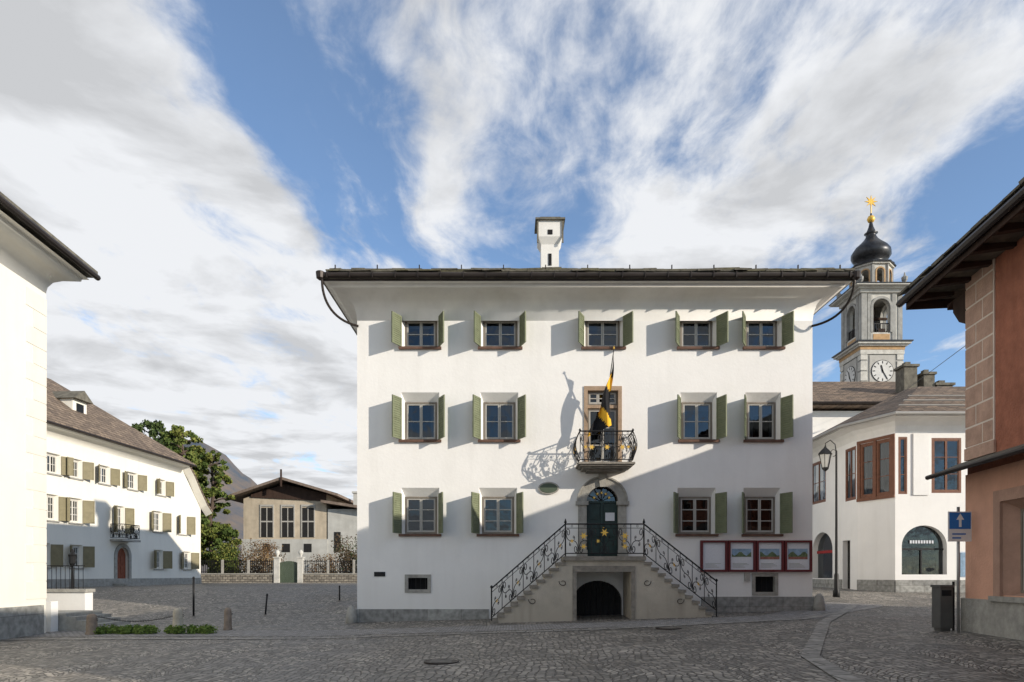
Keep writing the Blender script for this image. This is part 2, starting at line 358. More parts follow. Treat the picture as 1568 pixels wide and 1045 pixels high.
M_lane=brickmat('fine_setts',(.36,.35,.34),(.25,.24,.23),(.12,.11,.10),w=.16,h=.11,ms=.012,axes='xy',bump=.6)
strip('paving_strip',[(-16,16.6),(-5,17.0),(2,17.3),(8,18.8),(13,24)],.28,M_strip)
strip('paving_strip',[(3.2,4),(4.8,11),(8,17.5),(12,24)],.28,M_strip,dz=.017)
strip('pavement',[(-14,18.4),(-6,18.6),(3,18.8),(8,19.7),(12.6,25)],1.9,M_lane,dz=.006)
# ================================================================ MAIN HOUSE
H=Bld('town_hall_house'); H.M=Matrix.Translation((0,22.2,0))
XL,XR=FX(547),FX(1244); ZT=10.4
W=H.p('walls',M_plaster); holes=[]
rows=[(487,533,[(619,668),(740,792),(898,950),(1044,1093),(1145,1193)],2),
      (614,675,[(619,668),(740,789),None,(1046,1093),(1146,1191)],2),
      (760,819,[(619,668),(738,787),None,(1042,1091),(1143,1190)],3)]
SH=H.p('shutters',M_shut); 
for r,(ty,by,cols,nr) in enumerate(rows):
    for c in cols:
        if c is None: continue
        x0,x1=FX(c[0]),FX(c[1]); z0,z1=FZ(by),FZ(ty); top=(.10,.27,.27)[r]
        o=(x0-.1,x1+.1,z0-.0,z1+top); holes.append(o)
        funnel(H.p('window_reveals',M_plaster),o,(x0,x1,z0+.04,z1),0,.24)
        casement(H,x0,x1,z0+.04,z1,.2,rows=nr,fm=M_frame)
        H.p('sills',M_sill).box(x0-.17,x1+.17,-.09,.2,z0-.06,z0-.002+.02)
        hh=z1+(.04 if r==0 else .08)
        shutter(SH,x0-.09,-1,z0+.03,hh,lat=.2); shutter(SH,x1+.09,1,z0+.03,hh,lat=.2)
# balcony french window
bx0,bx1,bz0,bz1=2.36,3.55,5.2,7.7
holes.append((bx0,bx1,bz0,bz1)); funnel(H.p('window_reveals',M_plaster),(bx0,bx1,bz0,bz1),(bx0,bx1,bz0,bz1),0,.24)
sd=H.p('stone_surrounds',M_sand)
sd.box(bx0-.02,bx0+.1,-.03,.22,bz0,bz1-.12); sd.box(bx1-.1,bx1+.02,-.03,.22,bz0,bz1-.12); sd.box(bx0-.02,bx1+.02,-.03,.22,bz1-.12,bz1+.02)
sd.box(bx0+.1,bx1-.1,.05,.2,7.02,7.12)
casement(H,bx0+.1,bx1-.1,7.12,bz1-.12,.1,rows=2,cols=3,curt=False); casement(H,bx0+.1,bx1-.1,bz0,7.02,.1,rows=3,cols=2)
# main door (arched)
dcx=2.93; dri=.54; dzs=3.95
holes.append((dcx-dri,dcx+dri,2.15,dzs+dri+.02)); archfill(W,dcx-dri,dcx+dri,2.15,dzs,dzs+dri,dzs+dri+.02,0,.35)
ds=H.p('door_surround',M_stone); archring(ds,dcx,2.15,dzs,dri-.03,dri+.24,-.09,.05)
archring(ds,dcx,dzs,dzs+.001,dri+.24,dri+.29,-.13,-.0)
for s in (-1,1):
    ds.box(dcx+s*(dri+.12)-.20,dcx+s*(dri+.12)+.20,-.16,-.005,dzs-.1,dzs+.02); ds.box(dcx+s*(dri+.12)-.17,dcx+s*(dri+.12)+.17,-.14,-.005,2.155,2.4)
ds.prism([(dcx-.09,dzs+dri-.06),(dcx+.09,dzs+dri-.06),(dcx+.13,dzs+dri+.36),(dcx-.13,dzs+dri+.36)],-.17,-.095)
dd=H.p('front_door',M_door)
for s in (0,1):
    a=dcx-dri+s*dri; 
    dd.box(a+.005,a+dri-.005,.16,.22,2.16,3.93)
    for za,zb in ((2.25,2.75),(2.85,3.3),(3.4,3.83)):
        dd.box(a+.08,a+dri-.08,.135,.16,za,zb); dd.box(a+.14,a+dri-.14,.12,.135,za+.06,zb-.06)
dd.box(dcx-dri,dcx+dri,.12,.25,3.93,4.0); dd.box(dcx-.03,dcx+.03,.1,.16,2.16,3.93)
H.p('window_glass',M_glass).poly([(dcx-dri,.2,4.0),(dcx+dri,.2,4.0),(dcx+dri,.2,4.5),(dcx-dri,.2,4.5)])
H.p('room_interior',M_dark).box(dcx-dri-.1,dcx+dri+.1,.36,.4,2.1,4.6)
GD=H.p('gilt_ornaments',M_gold); IR=H.p('fanlight_grille',M_iron)
for a in (25,60,90,120,155):
    t=math.radians(a); IR.tube([(dcx,.15,4.0),(dcx+.5*math.cos(t),.15,4.0+.48*math.sin(t))],.012,5)
    leaf(GD,Vector((dcx+.27*math.cos(t),.13,4.0+.27*math.sin(t))),Vector((1,0,0)),.055)
GD.lathe((dcx+.06,.08,3.1),[(.0,0),(.025,.01),(.025,.04),(0,.05)],8)
H.p('notice_paper',M_paper).box(dcx+.12,dcx+.42,.1,.118,3.35,3.62)
# cellar vents
for (a,b_,t,bt) in ((620,660,880,908),(1151,1191,878,912)):
    x0,x1,z0,z1=FX(a),FX(b_),FZ(bt),FZ(t); holes.append((x0,x1,z0,z1)); 
    vs=H.p('vent_surrounds',M_stone); fw=.11
    vs.box(x0,x1,-.03,.15,z1-fw,z1);vs.box(x0,x1,-.03,.15,z0,z0+fw);vs.box(x0,x0+fw,-.03,.15,z0+fw,z1-fw);vs.box(x1-fw,x1,-.03,.15,z0+fw,z1-fw)
    H.p('room_interior',M_dark).box(x0,x1,.22,.3,z0,z1)
    for k in range(4): H.p('vent_bars',M_iron).tube([(x0+fw+(x1-x0-2*fw)*(k+.5)/4,.08,z0+fw),(x0+fw+(x1-x0-2*fw)*(k+.5)/4,.08,z1-fw)],.012,5)
# cellar doorway under the landing
cd=2.78; ccx0,ccx1=cd-.8,cd+.8
holes.append((ccx0,ccx1,-.3,1.42)); archfill(W,ccx0,ccx1,-.3,.72,1.40,1.42,0,.3)
c=H.p('cellar_door',M_doord)
for k in range(8): c.box(ccx0+.2*k+.004,ccx0+.2*k+.196,.22,.26,.0,1.42)
wall(W,XL,XR,-.4,ZT+.2,holes)
for x in (XL,XR): W.poly([(x,0,-.4),(x,14,-.4),(x,14,ZT+.2),(x,0,ZT+.2)])
W.poly([(XL,14,-.4),(XR,14,-.4),(XR,14,ZT+.2),(XL,14,ZT+.2)])
# plinth
pl=H.p('plinth',M_plinth)
pl.box(XL-.04,-.75,-.05,0,-.4,FZ(933)); pl.box(6.15,XR+.04,-.05,0,-.4,FZ(914)); pl.box(XL-.04,XL,0,14,-.4,FZ(933)); pl.box(XR,XR+.04,0,14,-.4,FZ(914))
# cove eaves, roof, gutter
cove(H.p('cove_cornice',M_cove,True),(XL,XR,0,14),[(0,ZT-.55),(.03,ZT-.3),(.10,ZT-.05),(.22,ZT+.1),(.4,ZT+.2),(.6,ZT+.26),(.72,ZT+.28),(.72,ZT+.36),(.86,ZT+.37)])
R=H.p('roof',M_slab); ez=11.02
hip(R,XL-.95,XR+.95,-.95,14.95,ez,ez+2.6,7.5,7.5,.2)
R2=H.p('roof_edge_slabs',[M_slab,M_moss])
for lay in range(4):
    x=XL-.8+random.random()*.3
    while x<XR+.75:
        w=random.uniform(.35,.85); o=random.uniform(-.05,.05); z=ez+.02+lay*.055+random.uniform(-.015,.015)
        T=Matrix.Translation((x,-.98+lay*.10+o,z))@Matrix.Rotation(random.uniform(-.04,.04),4,'Y')@Matrix.Rotation(.3,4,'X')
        R2.box(0,min(w,XR+.9-x)-.012,0,.7,0,random.uniform(.03,.05),mi=1 if random.random()<.45 else 0,T=T)
        x+=w
Gt=H.p('gutter',M_gut)
Gt.tube([(XL-.92,-1.0,ez-.12),(XR+.92,-1.0,ez-.12)],.08,10)
Gt.box(XL-.9,XR+.9,-.92,-.84,ez-.25,ez-.02)
for k in range(24): 
    xx=XL-.7+k*(XR-XL+1.4)/23; Gt.box(xx-.012,xx+.012,-1.1,-.9,ez-.22,ez-.03)
for k in range(13):
    xx=XL-.5+k*(XR-XL+1.0)/12; Gt.box(xx-.015,xx+.015,-.85,-.8,ez+.15,ez+.27)
for s,xe in ((-1,XL),(1,XR)):
    pts=[]
    for t in np.linspace(0,1,16):
        a=t*math.pi*.5
        pts.append((xe+s*(.86-.9*t**2.2+.04*math.sin(t*3.1)),-1.0+.98*t**1.6,ez-.2-1.15*math.sin(a)**1.0))
    Gt.tube(pts,.04,8)
    Gt.lathe((xe+s*.92,-1.0,ez-.28),[(.04,0),(.12,.06),(.14,.24),(.12,.26)],10)
# chimney
cx,cy=1.44,4.0; Cm=H.p('chimney',M_cove)
Cm.box(cx-.34,cx+.34,cy-.34,cy+.34,11.4,14.1)
Cm.add([(cx+a*w,cy+b_*w,z) for (w,z) in ((.34,14.1),(.46,14.35),(.46,14.95)) for a,b_ in ((-1,-1),(1,-1),(1,1),(-1,1))],
  [(k*4+i,k*4+(i+1)%4,k*4+4+(i+1)%4,k*4+4+i) for k in (0,1) for i in range(4)])
Cs=H.p('chimney_cap',M_slab); Cs.box(cx-.56,cx+.56,cy-.56,cy+.56,14.95,15.02); Cs.box(cx-.38,cx+.38,cy-.5,cy+.5,15.02,15.07)
Cd=H.p('chimney_vents',M_dark)
Cd.box(cx-.09,cx+.09,cy-.475,cy-.45,14.42,14.6)
Cs.box(cx-.50,cx-.44,cy-.5,cy-.455,14.1,14.95); Cs.box(cx+.44,cx+.5,cy-.5,cy-.455,14.1,14.95)
Cd.box(cx-.06,cx+.06,cy-.36,cy-.335,13.3,13.75)
# stairs
def stairs():
    pls=H.p('stair_walls',M_stairpl); st=H.p('stair_steps',M_step); top=2.15; fy=-1.55
    L0,L1=1.62,4.0
    st.box(L0-.04,L1+.04,fy-.1,-.0-.1,top-.13,top)
    pls.box(L0,1.95,fy,-.101,-.3,top-.13); pls.box(3.6,L1,fy,-.101,-.3,top-.13); pls.box(1.95,3.6,fy,-.101,1.78,top-.13)
    st.box(1.95-.12,1.95,fy-.03,fy,-.2,1.68); st.box(3.6,3.72,fy-.03,fy,-.2,1.68); st.box(1.83,3.72,fy-.04,fy,1.68,1.86)
    for s,xs,n,gz in ((-1,L0,12,.03),(1,L1,11,.3)):
        rise=(top-gz)/(n); run=.205
        for i in range(n-1):
            z=top-(i+1)*rise; a=xs+s*run*i; b_=xs+s*run*(i+1); x0,x1=min(a,b_),max(a,b_)
            pls.box(x0,x1,fy,-.101,-.3,z-.09); st.box(x0-(.03 if s<0 else 0),x1+(.03 if s>0 else 0),fy-.05,-.1,z-.09,z-.001*i)
    I=H.p('railing_iron',M_iron); G=H.p('railing_gilt',M_gold)
    y=fy+.05
    railing(I,G,(L0,y,top),(L1,y,top),.98,6)
    railing(I,G,(L0,y,top),(-.62,y,.2),.98,7); railing(I,G,(L1,y,top),(6.2,y,.42),.98,6,flip=True)
    for x,zb in ((L0,top),(L1,top)):
        I.tube([(x,y,zb-.4),(x,y,zb+1.02)],.022,8); I.lathe((x,y,zb+1.0),[(.02,0),(.045,.03),(.03,.07),(.012,.14)],8)
    for x,zb in ((-.62,.05),(6.2,.25)):
        I.tube([(x,y,zb-.1),(x,y,zb+1.15)],.02,8); I.lathe((x,y,zb+1.13),[(.02,0),(.05,.04),(.02,.09)],8)
    for x,s in ((L0-.1,-1),(L1+.1,1),(.6,-1),(5.1,1)):
        I.tube([(x+s*(.1*math.cos(t)),y-.08,top-.75-(.55 if abs(x-2.8)>2 else 0)-.1*math.sin(t)-t*.02) for t in np.linspace(0,5,16)],.01,4)
    leaf(G,Vector((L0+.55,y-.03,top+.62)),Vector((1,0,0)),.12); leaf(G,Vector((L0+1.18,y-.03,top+.72)),Vector((1,0,0)),.13); leaf(G,Vector((L0+1.8,y-.03,top+.62)),Vector((1,0,0)),.12)
    leaf(G,Vector((L0+.55,y-.03,top+.3)),Vector((1,0,0)),.10); leaf(G,Vector((L0+1.8,y-.03,top+.3)),Vector((1,0,0)),.10)
stairs()
# balcony
def balcony():
    x0,x1,yo,z=2.12,3.78,-.95,5.1
    s=H.p('balcony_slab',M_step)
    for k,(ins,zz0,zz1) in enumerate(((0,z-.06,z),(.06,z-.11,z-.06),(.16,z-.17,z-.11),(.32,z-.22,z-.17))):
        s.box(x0-.05+ins,x1+.05-ins,yo-.05+ins,-.002,zz0,zz1)
    I=H.p('balcony_iron',M_iron); G=H.p('balcony_gilt',M_gold)
    bel=lambda v:.13*math.sin(math.pi*min(1,(1-v)*1.05))**1.0*(1 if v<1 else 0)
    railing(I,G,(x0,yo+.08,z),(x1,yo+.08,z),.98,5,out=(0,-1,0),belly=bel)
    railing(I,G,(x0,-.02,z),(x0,yo+.08,z),.98,3,out=(-1,0,0),belly=bel)
    railing(I,G,(x1,-.02,z),(x1,yo+.08,z),.98,3,out=(1,0,0),belly=bel)
    for x in (x0,x1): I.lathe((x,yo+.08,z+.98),[(.02,0),(.04,.03),(.015,.08)],8)
    for k in range(3): leaf(G,Vector((x0+.35+.48*k,yo-.08,z+.45)),Vector((1,0,0)),.1)
balcony()
ov=H.p('oval_crest',[M_shut2,M_stone]); 
def oval(mb,cx,cz,rx,rz,y0,y1,mi): mb.prism([(cx+rx*math.cos(a),cz+rz*math.sin(a)) for a in np.linspace(0,2*math.pi,28,endpoint=False)],y0,y1,mi)
oval(ov,FX(840),FZ(748),.34,.2,-.05,-.002,1); oval(ov,FX(840),FZ(748),.29,.155,-.062,-.051,0)
H.p('plaque',M_iron).box(FX(573),FX(590),-.02,-.002,FZ(883),FZ(876))
H.p('mailbox',M_stone).box(FX(1139),FX(1147),-.08,-.002,FZ(890),FZ(878))
H.done()
# ---- display cases
M_pic=[mat('poster_blue',(.25,.36,.48),var=.3,scale=6),mat('poster_green',(.12,.16,.09),var=.5,scale=9),mat('poster_red',(.30,.14,.11),var=.4,scale=7)]
for k,(a,b_) in enumerate(((1074,1110),(1116,1153),(1159,1196),(1202,1239))):
    D=Bld('display_case'); D.M=Matrix.Translation((0,22.2,0)); x0,x1=FX(a)-.05,FX(b_)+.05; z0,z1=FZ(876),FZ(828); f=.07
    F=D.p('case_frame',M_red); F.box(x0,x1,-.12,-.003,z1-f,z1);F.box(x0,x1,-.12,-.003,z0,z0+f);F.box(x0,x0+f,-.12,-.003,z0+f,z1-f);F.box(x1-f,x1,-.12,-.003,z0+f,z1-f)
    D.p('back_panel',M_paper).box(x0+f,x1-f,-.05,-.004,z0+f,z1-f)
    mp=D.p('poster',[M_paper]+M_pic)
    if k==0: mp.box(x0+.14,x1-.14,-.056,-.051,z0+.16,z1-.14,mi=0)
    else:
        zc=(z0+z1)/2; mp.box(x0+.13,x1-.13,-.057,-.051,zc-.02,zc+.24,mi=1)
        hz=[(x0+.13,zc-.02),(x1-.13,zc-.02)]+[(x1-.13-(x1-x0-.26)*i/8,zc+.08+.07*math.sin(i*1.3+k*2)) for i in range(9)]
        mp.prism(hz,-.059,-.0575,2)
        if k>=2: mp.box(x0+.13,x1-.13,-.0595,-.0592,zc-.1,zc-.021,mi=3)
    for q in range(4): mp.box(x0+.16,x1-.2-.06*((q*7+k)%4),-.0595,-.0575,z0+.27-.04*q,z0+.277-.04*q,mi=2)
    D.done()
# ---- flag
Fg=Bld('flag'); Fg.M=Matrix.Translation((2.95,22.2,0))
Fg.p('pole',M_iron).tube([(-.05,-.1,6.0),(.10,-.5,7.4),(.24,-.82,8.65)],[.022,.018,.012],8); Fg.p('finial',M_gold).lathe((.24,-.83,8.65),[(.01,0),(.03,.03),(.005,.1)],8)
M_fb=mat('flag_black',(.012,.012,.014),var=.2); M_fy=mat('flag_yellow',(.75,.42,.03),var=.1)
fm=Fg.p('cloth',[M_fb,M_fy]); nu,nv=16,40
def fpt(u,v):
    top=Vector((.23,-.80,8.5)).lerp(Vector((.09,-.5,7.25)),u)
    drop=v*(2.2-.8*u)
    return (top.x-.62*v**.75*(.12+.88*u)+.045*math.sin(v*7+u*5),top.y+.09*math.sin(u*9+v*2.5)+.05*v,top.z-drop+u*.1)
for i in range(nu):
    for j in range(nv):
        band=((i/nu*1.1+j/nv*1.7))%1.0
        fm.add([fpt(i/nu,j/nv),fpt((i+1)/nu,j/nv),fpt((i+1)/nu,(j+1)/nv),fpt(i/nu,(j+1)/nv)],[(0,1,2,3)],1 if .52<band<.85 else 0)
Fg.done()

# ================================================================ LEFT WHITE HOUSE (far)
A=Bld('white_house'); pA=(-24.5,36); qA=(-24.5+.063*16,52); A.M=frame(pA,qA)
def LD(px): return 26.77/((784-px)/1045+.063)-36      # distance along the facade
W=A.p('walls',M_cream); hs=[]
Z1=9.2
def awin(x,z,w,h,nr=3,both=True):
    x0,x1,z0,z1=x-w/2,x+w/2,z-h/2,z+h/2; o=(x0-.06,x1+.06,z0-.02,z1+.06); hs.append(o)
    funnel(A.p('window_reveals',M_cream),o,(x0,x1,z0,z1),0,.2); casement(A,x0,x1,z0,z1,.17,rows=nr,cols=2,fm=M_sash2,sm=M_sash2,curt=False,sub=2)
    A.p('sills',M_stone).box(x0-.1,x1+.1,-.07,.0-.001,z0-.1,z0-.02)
    shutter(A.p('shutters',M_shut3),x1+.07,1,z0,z1,w=.58,lat=random.uniform(.42,.55),slats=False,y=-.03); shutter(A.p('shutters',M_shut3),x0-.07,-1,z0,z1,w=.58,lat=random.uniform(.35,.55),slats=False,y=-.03)
for px in (82,116,160,203,247): awin(LD(px),7.5,.95,1.0,2)
for px in (78,116,242,280): awin(LD(px),5.15,.95,1.3)
for px in (66,117,243,287): awin(LD(px),2.6,.9,1.2)
bx=LD(183); awin(bx,4.95,.95,1.6)
dx=LD(188); hs.append((dx-.6,dx+.6,.5,3.3)); archfill(W,dx-.6,dx+.6,.5,2.7,3.28,3.3,0,.3)
archring(A.p('door_surround',M_stone),dx,.7,2.7,.58,.82,-.06,.05)
A.p('front_door',mat('red_door',(.24,.08,.045),var=.2,scale=6)).box(dx-.6,dx+.6,.2,.26,.7,3.3)
for k in range(2):
    for zz in (1.2,1.9,2.5): A.parts['front_door'][0].box(dx-.48+k*.55,dx-.07+k*.55,.17,.2,zz-.25,zz+.25)
A.p('door_steps',M_stone).box(dx-1,dx+1,-.8,-.001,.6,1.05); A.p('door_steps',M_stone).box(dx-1.2,dx+1.2,-1.1,-.801,.6,.95)
A.p('balcony_slab',M_stone).box(bx-.9,bx+.9,-.8,-.001,3.62,3.74)
for q0,q1 in (((bx-.85,-.75,3.74),(bx+.85,-.75,3.74)),((bx-.85,0,3.74),(bx-.85,-.75,3.74)),((bx+.85,0,3.74),(bx+.85,-.75,3.74))):
    railing(A.p('balcony_iron',M_iron),A.p('balcony_gilt',M_iron),q0,q1,.9,4)
wall(W,-4,13,.3,Z1,[h for h in hs if h[1]<13]); 
hs2=[h for h in hs if h[0]>13]
wall(W,13,15.6,.3,6.3,[h for h in hs2 if h[3]<6.3]); W.poly([(13,0,6.3),(15.6,0,6.3),(15.6,0,6.55),(13,0,Z1)])
W.poly([(15.6,0,.3),(15.6,10,.3),(15.6,10,6.5),(15.6,0,6.5)]); W.poly([(-4,0,.3),(-4,11,.3),(-4,11,Z1),(-4,0,Z1)])
W.poly([(-4,11,.3),(15.6,11,.3),(15.6,11,6.5),(13,11,Z1),(-4,11,Z1)])
A.p('plinth',M_stone).box(-4,15.64,-.05,0,.3,1.35)
cove(A.p('cornice',M_cream,True),(-4,12.9,0,11),[(0,Z1-.35),(.05,Z1-.1),(.2,Z1+.06),(.5,Z1+.14),(.55,Z1+.2)])
hip(A.p('roof',M_roofstone),-4.7,13.6,-.7,11.7,Z1+.38,Z1+4.9,7,6.2,.16)
A.p('roof_gutter',M_gut).tube([(-4.7,-.75,Z1+.25),(13.6,-.75,Z1+.25)],.07,6)
rf=A.p('annex_roof',M_roofstone)
prof=[(13.0,9.45),(13.8,8.75),(14.7,7.75),(15.6,6.85),(16.4,6.3)]
for (a,za),(c_,zc) in zip(prof[:-1],prof[1:]):
    rf.add([(a,-.55,za),(c_,-.55,zc),(c_,11,zc),(a,11,za),(a,-.55,za+.16),(c_,-.55,zc+.16),(c_,11,zc+.16),(a,11,za+.16)],[(0,1,2,3),(4,5,6,7),(0,1,5,4)])
    A.p('cornice2',M_cream).add([(a,0,za-.25),(c_,0,zc-.25),(c_,-.5,zc-.002),(a,-.5,za-.002),(c_,0,zc),(a,0,za)],[(0,1,2,3),(0,1,4,5)])
dm=A.p('dormer',M_cream); dm.box(4.2,5.4,1.7,3.4,10.9,12.0); A.p('dormer_roof',M_slab).prism([(4.0,12.0),(5.6,12.0),(4.8,12.6)],1.4,4.2)
A.p('dormer_window',M_iron).box(4.5,5.1,1.66,1.699,11.1,11.8)
A.done()

# ================================================================ LEFT NEAR HOUSE
Bn=Bld('corner_house'); pB=(-12.7+.069*12,6.6); qB=(-12.7,18.6); Bn.M=frame(pB,qB)
W=Bn.p('walls',M_cream); LB=(Vector(qB)-Vector(pB)).length; ZB=9.35
hs=[]
for xx in (1.5,5.0): 
    for zc in (2.8,5.6,8.0):
        o=(xx-.5,xx+.5,zc-.7,zc+.7); hs.append(o); funnel(Bn.p('window_reveals',M_cream),o,o,0,.2); casement(Bn,*o,.17,rows=3)
wall(W,0,LB,-.3,ZB+.3,hs)
for x in (0,LB): W.poly([(x,0,-.3),(x,10,-.3),(x,10,ZB+.3),(x,0,ZB+.3)])
W.poly([(0,10,-.3),(LB,10,-.3),(LB,10,ZB+.3),(0,10,ZB+.3)])
q=Bn.p('quoins',mat('quoin_plaster',(.74,.715,.64),var=.04,grime=.15))
z=.95;i=0
while z<ZB-.3:
    w=.85 if i%2==0 else .55; h=.48
    q.box(LB-w,LB+.012,-.014,-.001,z,z+h-.022); z+=h; i+=1
Bn.p('plinth',M_plinth).box(-.0,LB-.25,-.10,0,-.3,.78)
cove(Bn.p('cornice',M_cream,True),(0,LB,0,10),[(0,ZB-.1),(.03,ZB+.08),(.12,ZB+.25),(.35,ZB+.42),(.6,ZB+.5),(.62,ZB+.6),(.75,ZB+.62)])
hip(Bn.p('roof',M_slab),-.95,LB+.9,-.9,10.9,ZB+.92,ZB+3.6,5,5,.18)
Bn.p('gutter',M_gut).tube([(-.9,-.93,ZB+.72),(LB+.85,-.93,ZB+.72)],.08,8)
Bn.done()

# entrance steps beside corner house
E=Bld('entrance_steps'); s=E.p('steps',M_stone)
s.box(-13.9,-12.6,19.3,21.0,-.2,.5)
for k in range(4): s.box(-12.6+.28*k,-12.32+.28*k,19.3-.01*k,21.0+.01*k,-.2,.40-.105*k)
E.p('side_wall',M_plaster).box(-14.6,-13.2,21.101,21.5,-.1,1.05); E.p('side_wall_cap',M_stone).box(-14.7,-13.15,21.05,21.55,1.05,1.15)
E.p('side_wall',M_plaster).box(-13.4,-12.8,18.95,19.25,-.1,.85)
I=E.p('railing_iron',M_iron)
for k in range(9): I.tube([(-14.5+.14*k,21.3,1.15),(-14.5+.14*k,21.3,1.85)],.009,5)
I.tube([(-14.55,21.3,1.87),(-13.33,21.3,1.87)],.016,6)
E.p('newel_lantern',M_iron).lathe((-13.75,21.35,1.15),[(.05,0),(.03,.7),(.09,.8),(.10,1.02),(.12,1.06),(.05,1.15),(.02,1.25)],8)
E.done()

# ================================================================ RED HOUSE (right)
Rd=Bld('red_house'); pR=(9.64,14.45); qR=(9.64-.125*11.8,2.65); Rd.M=frame(pR,qR); LR=(Vector(qR)-Vector(pR)).length
W=Rd.p('upper_walls',M_redwall); W2=Rd.p('lower_walls',M_salmon)
hs=[]
for xx in (4.2,7.5,10.5):
    o=(xx-.5,xx+.5,4.9,6.4); hs.append(o); funnel(Rd.p('reveals',M_redwall),o,o,0,.2); casement(Rd,*o,.17,rows=3)
wall(W,0,LR,3.7,8.0,hs); W.poly([(0,0,3.7),(0,11,3.7),(0,11,8.0),(0,0,8.0)]); W.poly([(LR,0,3.7),(LR,11,3.7),(LR,11,8.0),(LR,0,8.0)]); W.poly([(0,11,0),(LR,11,0),(LR,11,8),(0,11,8)])
o=(1.35,2.75,1.2,3.0); hs=[o]
for xx in (5.2,8.6): hs.append((xx-.7,xx+.7,1.2,3.0))
wall(W2,0,LR,0,3.7,hs,y=-.04); W2.poly([(0,-.04,0),(0,11,0),(0,11,3.7),(0,-.04,3.7)]); W2.poly([(LR,-.04,0),(LR,11,0),(LR,11,3.7),(LR,-.04,3.7)])
M_surr=mat('red_surround',(.46,.29,.22),var=.14,scale=3,grime=.4,bump=.4)
for h in hs:
    a,b_,c0,c1=h; funnel(Rd.p('reveals2',M_surr),h,(a+.16,b_-.16,c0+.05,c1-.16),-.04,.2)
    sr=Rd.p('window_surrounds',M_surr); sr.box(a-.22,a,-.1,-.041,c0-.02,c1+.22); sr.box(b_,b_+.22,-.1,-.041,c0-.02,c1+.22); sr.box(a,b_,-.1,-.041,c1,c1+.22)
    casement(Rd,a+.16,b_-.16,c0+.05,c1-.16,.18,rows=3,fm=M_shut2,sm=M_shut)
    Rd.p('window_sills',M_stone).box(a-.28,b_+.28,-.16,.1,c0-.12,c0-.021)
q=Rd.p('quoins',M_quoin); j=Rd.p('quoin_joints',M_joint); j.box(-.004,1.02,-.026,-.001,4.25,7.98)
z=4.28;i=0
while z<7.9:
    h=min(.42,7.97-z); cut=.62 if i%2==0 else .38
    q.box(-.02,cut-.018,-.032,-.0265,z,z+h-.04); q.box(cut+.018,.985,-.032,-.0265,z,z+h-.04); z+=h; i+=1
q.box(-.03,1.06,-.05,-.006,4.0,4.25)
Rd.p('plinth',M_stone).box(-.05,LR,-.11,-.041,0,1.1); Rd.p('plinth',M_stone).box(-.05,0-.001,-.04,3,0,1.1)
cn=Rd.p('canopy',M_slab); 
for k in range(18):
    w=LR/18; dz=random.uniform(-.012,.012); cn.add([(k*w-.3*(k==0),-.62,3.74+dz),(k*w+w-.01,-.62,3.74+dz),(k*w+w-.01,.0,4.0),(k*w-.3*(k==0),.0,4.0),(k*w-.3*(k==0),-.62,3.70+dz),(k*w+w-.01,-.62,3.70+dz),(k*w+w-.01,.0,3.93),(k*w-.3*(k==0),.0,3.93)],[(0,1,2,3),(4,5,6,7),(0,1,5,4),(0,3,7,4),(1,2,6,5)])
Rd.p('canopy_gutter',M_gut).tube([(-.3,-.66,3.7),(LR,-.66,3.7)],.05,8)
rf=Rd.p('roof',M_slab); hip(rf,-1.0,LR+1,-.85,11.8,7.92,10.2,6,5,.1)
for k in range(int(LR/.5)+3):
    x=-1+k*.5; w=.5; T_=Matrix.Translation((x,-.95+random.uniform(-.03,.03),7.9))@Matrix.Rotation(.33,4,'X'); rf.box(0,w-.02,0,.6,.03,.03+random.uniform(.03,.06),T=T_)
dw=Rd.p('rafters',M_darkwood); 
for k in range(int(LR/.75)+1):
    x=-.6+k*.75; dw.add([(x-.07,-.8,7.66),(x+.07,-.8,7.66),(x+.07,.0,7.74),(x-.07,.0,7.74),(x-.07,-.8,7.81),(x+.07,-.8,7.81),(x+.07,0,7.81),(x-.07,0,7.81)],[(0,1,2,3),(4,5,6,7),(0,1,5,4),(0,3,7,4),(1,2,6,5)])
dw.box(-.9,LR,-.84,-.805,7.62,7.815); dw.box(-1.0,-.96,-.8,11.5,7.62,7.815)
dw.prism([(-.8,7.5),(-.55,7.62),(-.55,7.35),(-.3,7.05),(0,6.9),(0,7.62),(-.8,7.62)],-.02,.2)
Rd.p('gutter',M_gut).tube([(-1.05,-.92,7.78),(LR+.9,-.92,7.78)],.08,8)
Rd.done()
# unseen house added behind the red house to shade the lower facade
Nb=Bld('rear_shade_house'); nb=Nb.p('walls',M_salmon)
nb.plan([(14,3),(21,3),(21,19.8),(14.4,19.8)],0,8.0)
hip(Nb.p('roof',M_slab),13.6,21.4,2.5,20.2,8.25,8.9,2,2,.15)
for yy in (5,8,12):
    for zz in (2,5): Nb.p('window_frames',M_sash).box(13.98+(yy-1)*.021-.03,14.2,yy-.5,yy+.5,zz,zz+1.4); Nb.p('window_panes',M_door).box(13.98+(yy-1)*.021-.06,14.1,yy-.42,yy+.42,zz+.1,zz+1.3)
Nb.done()

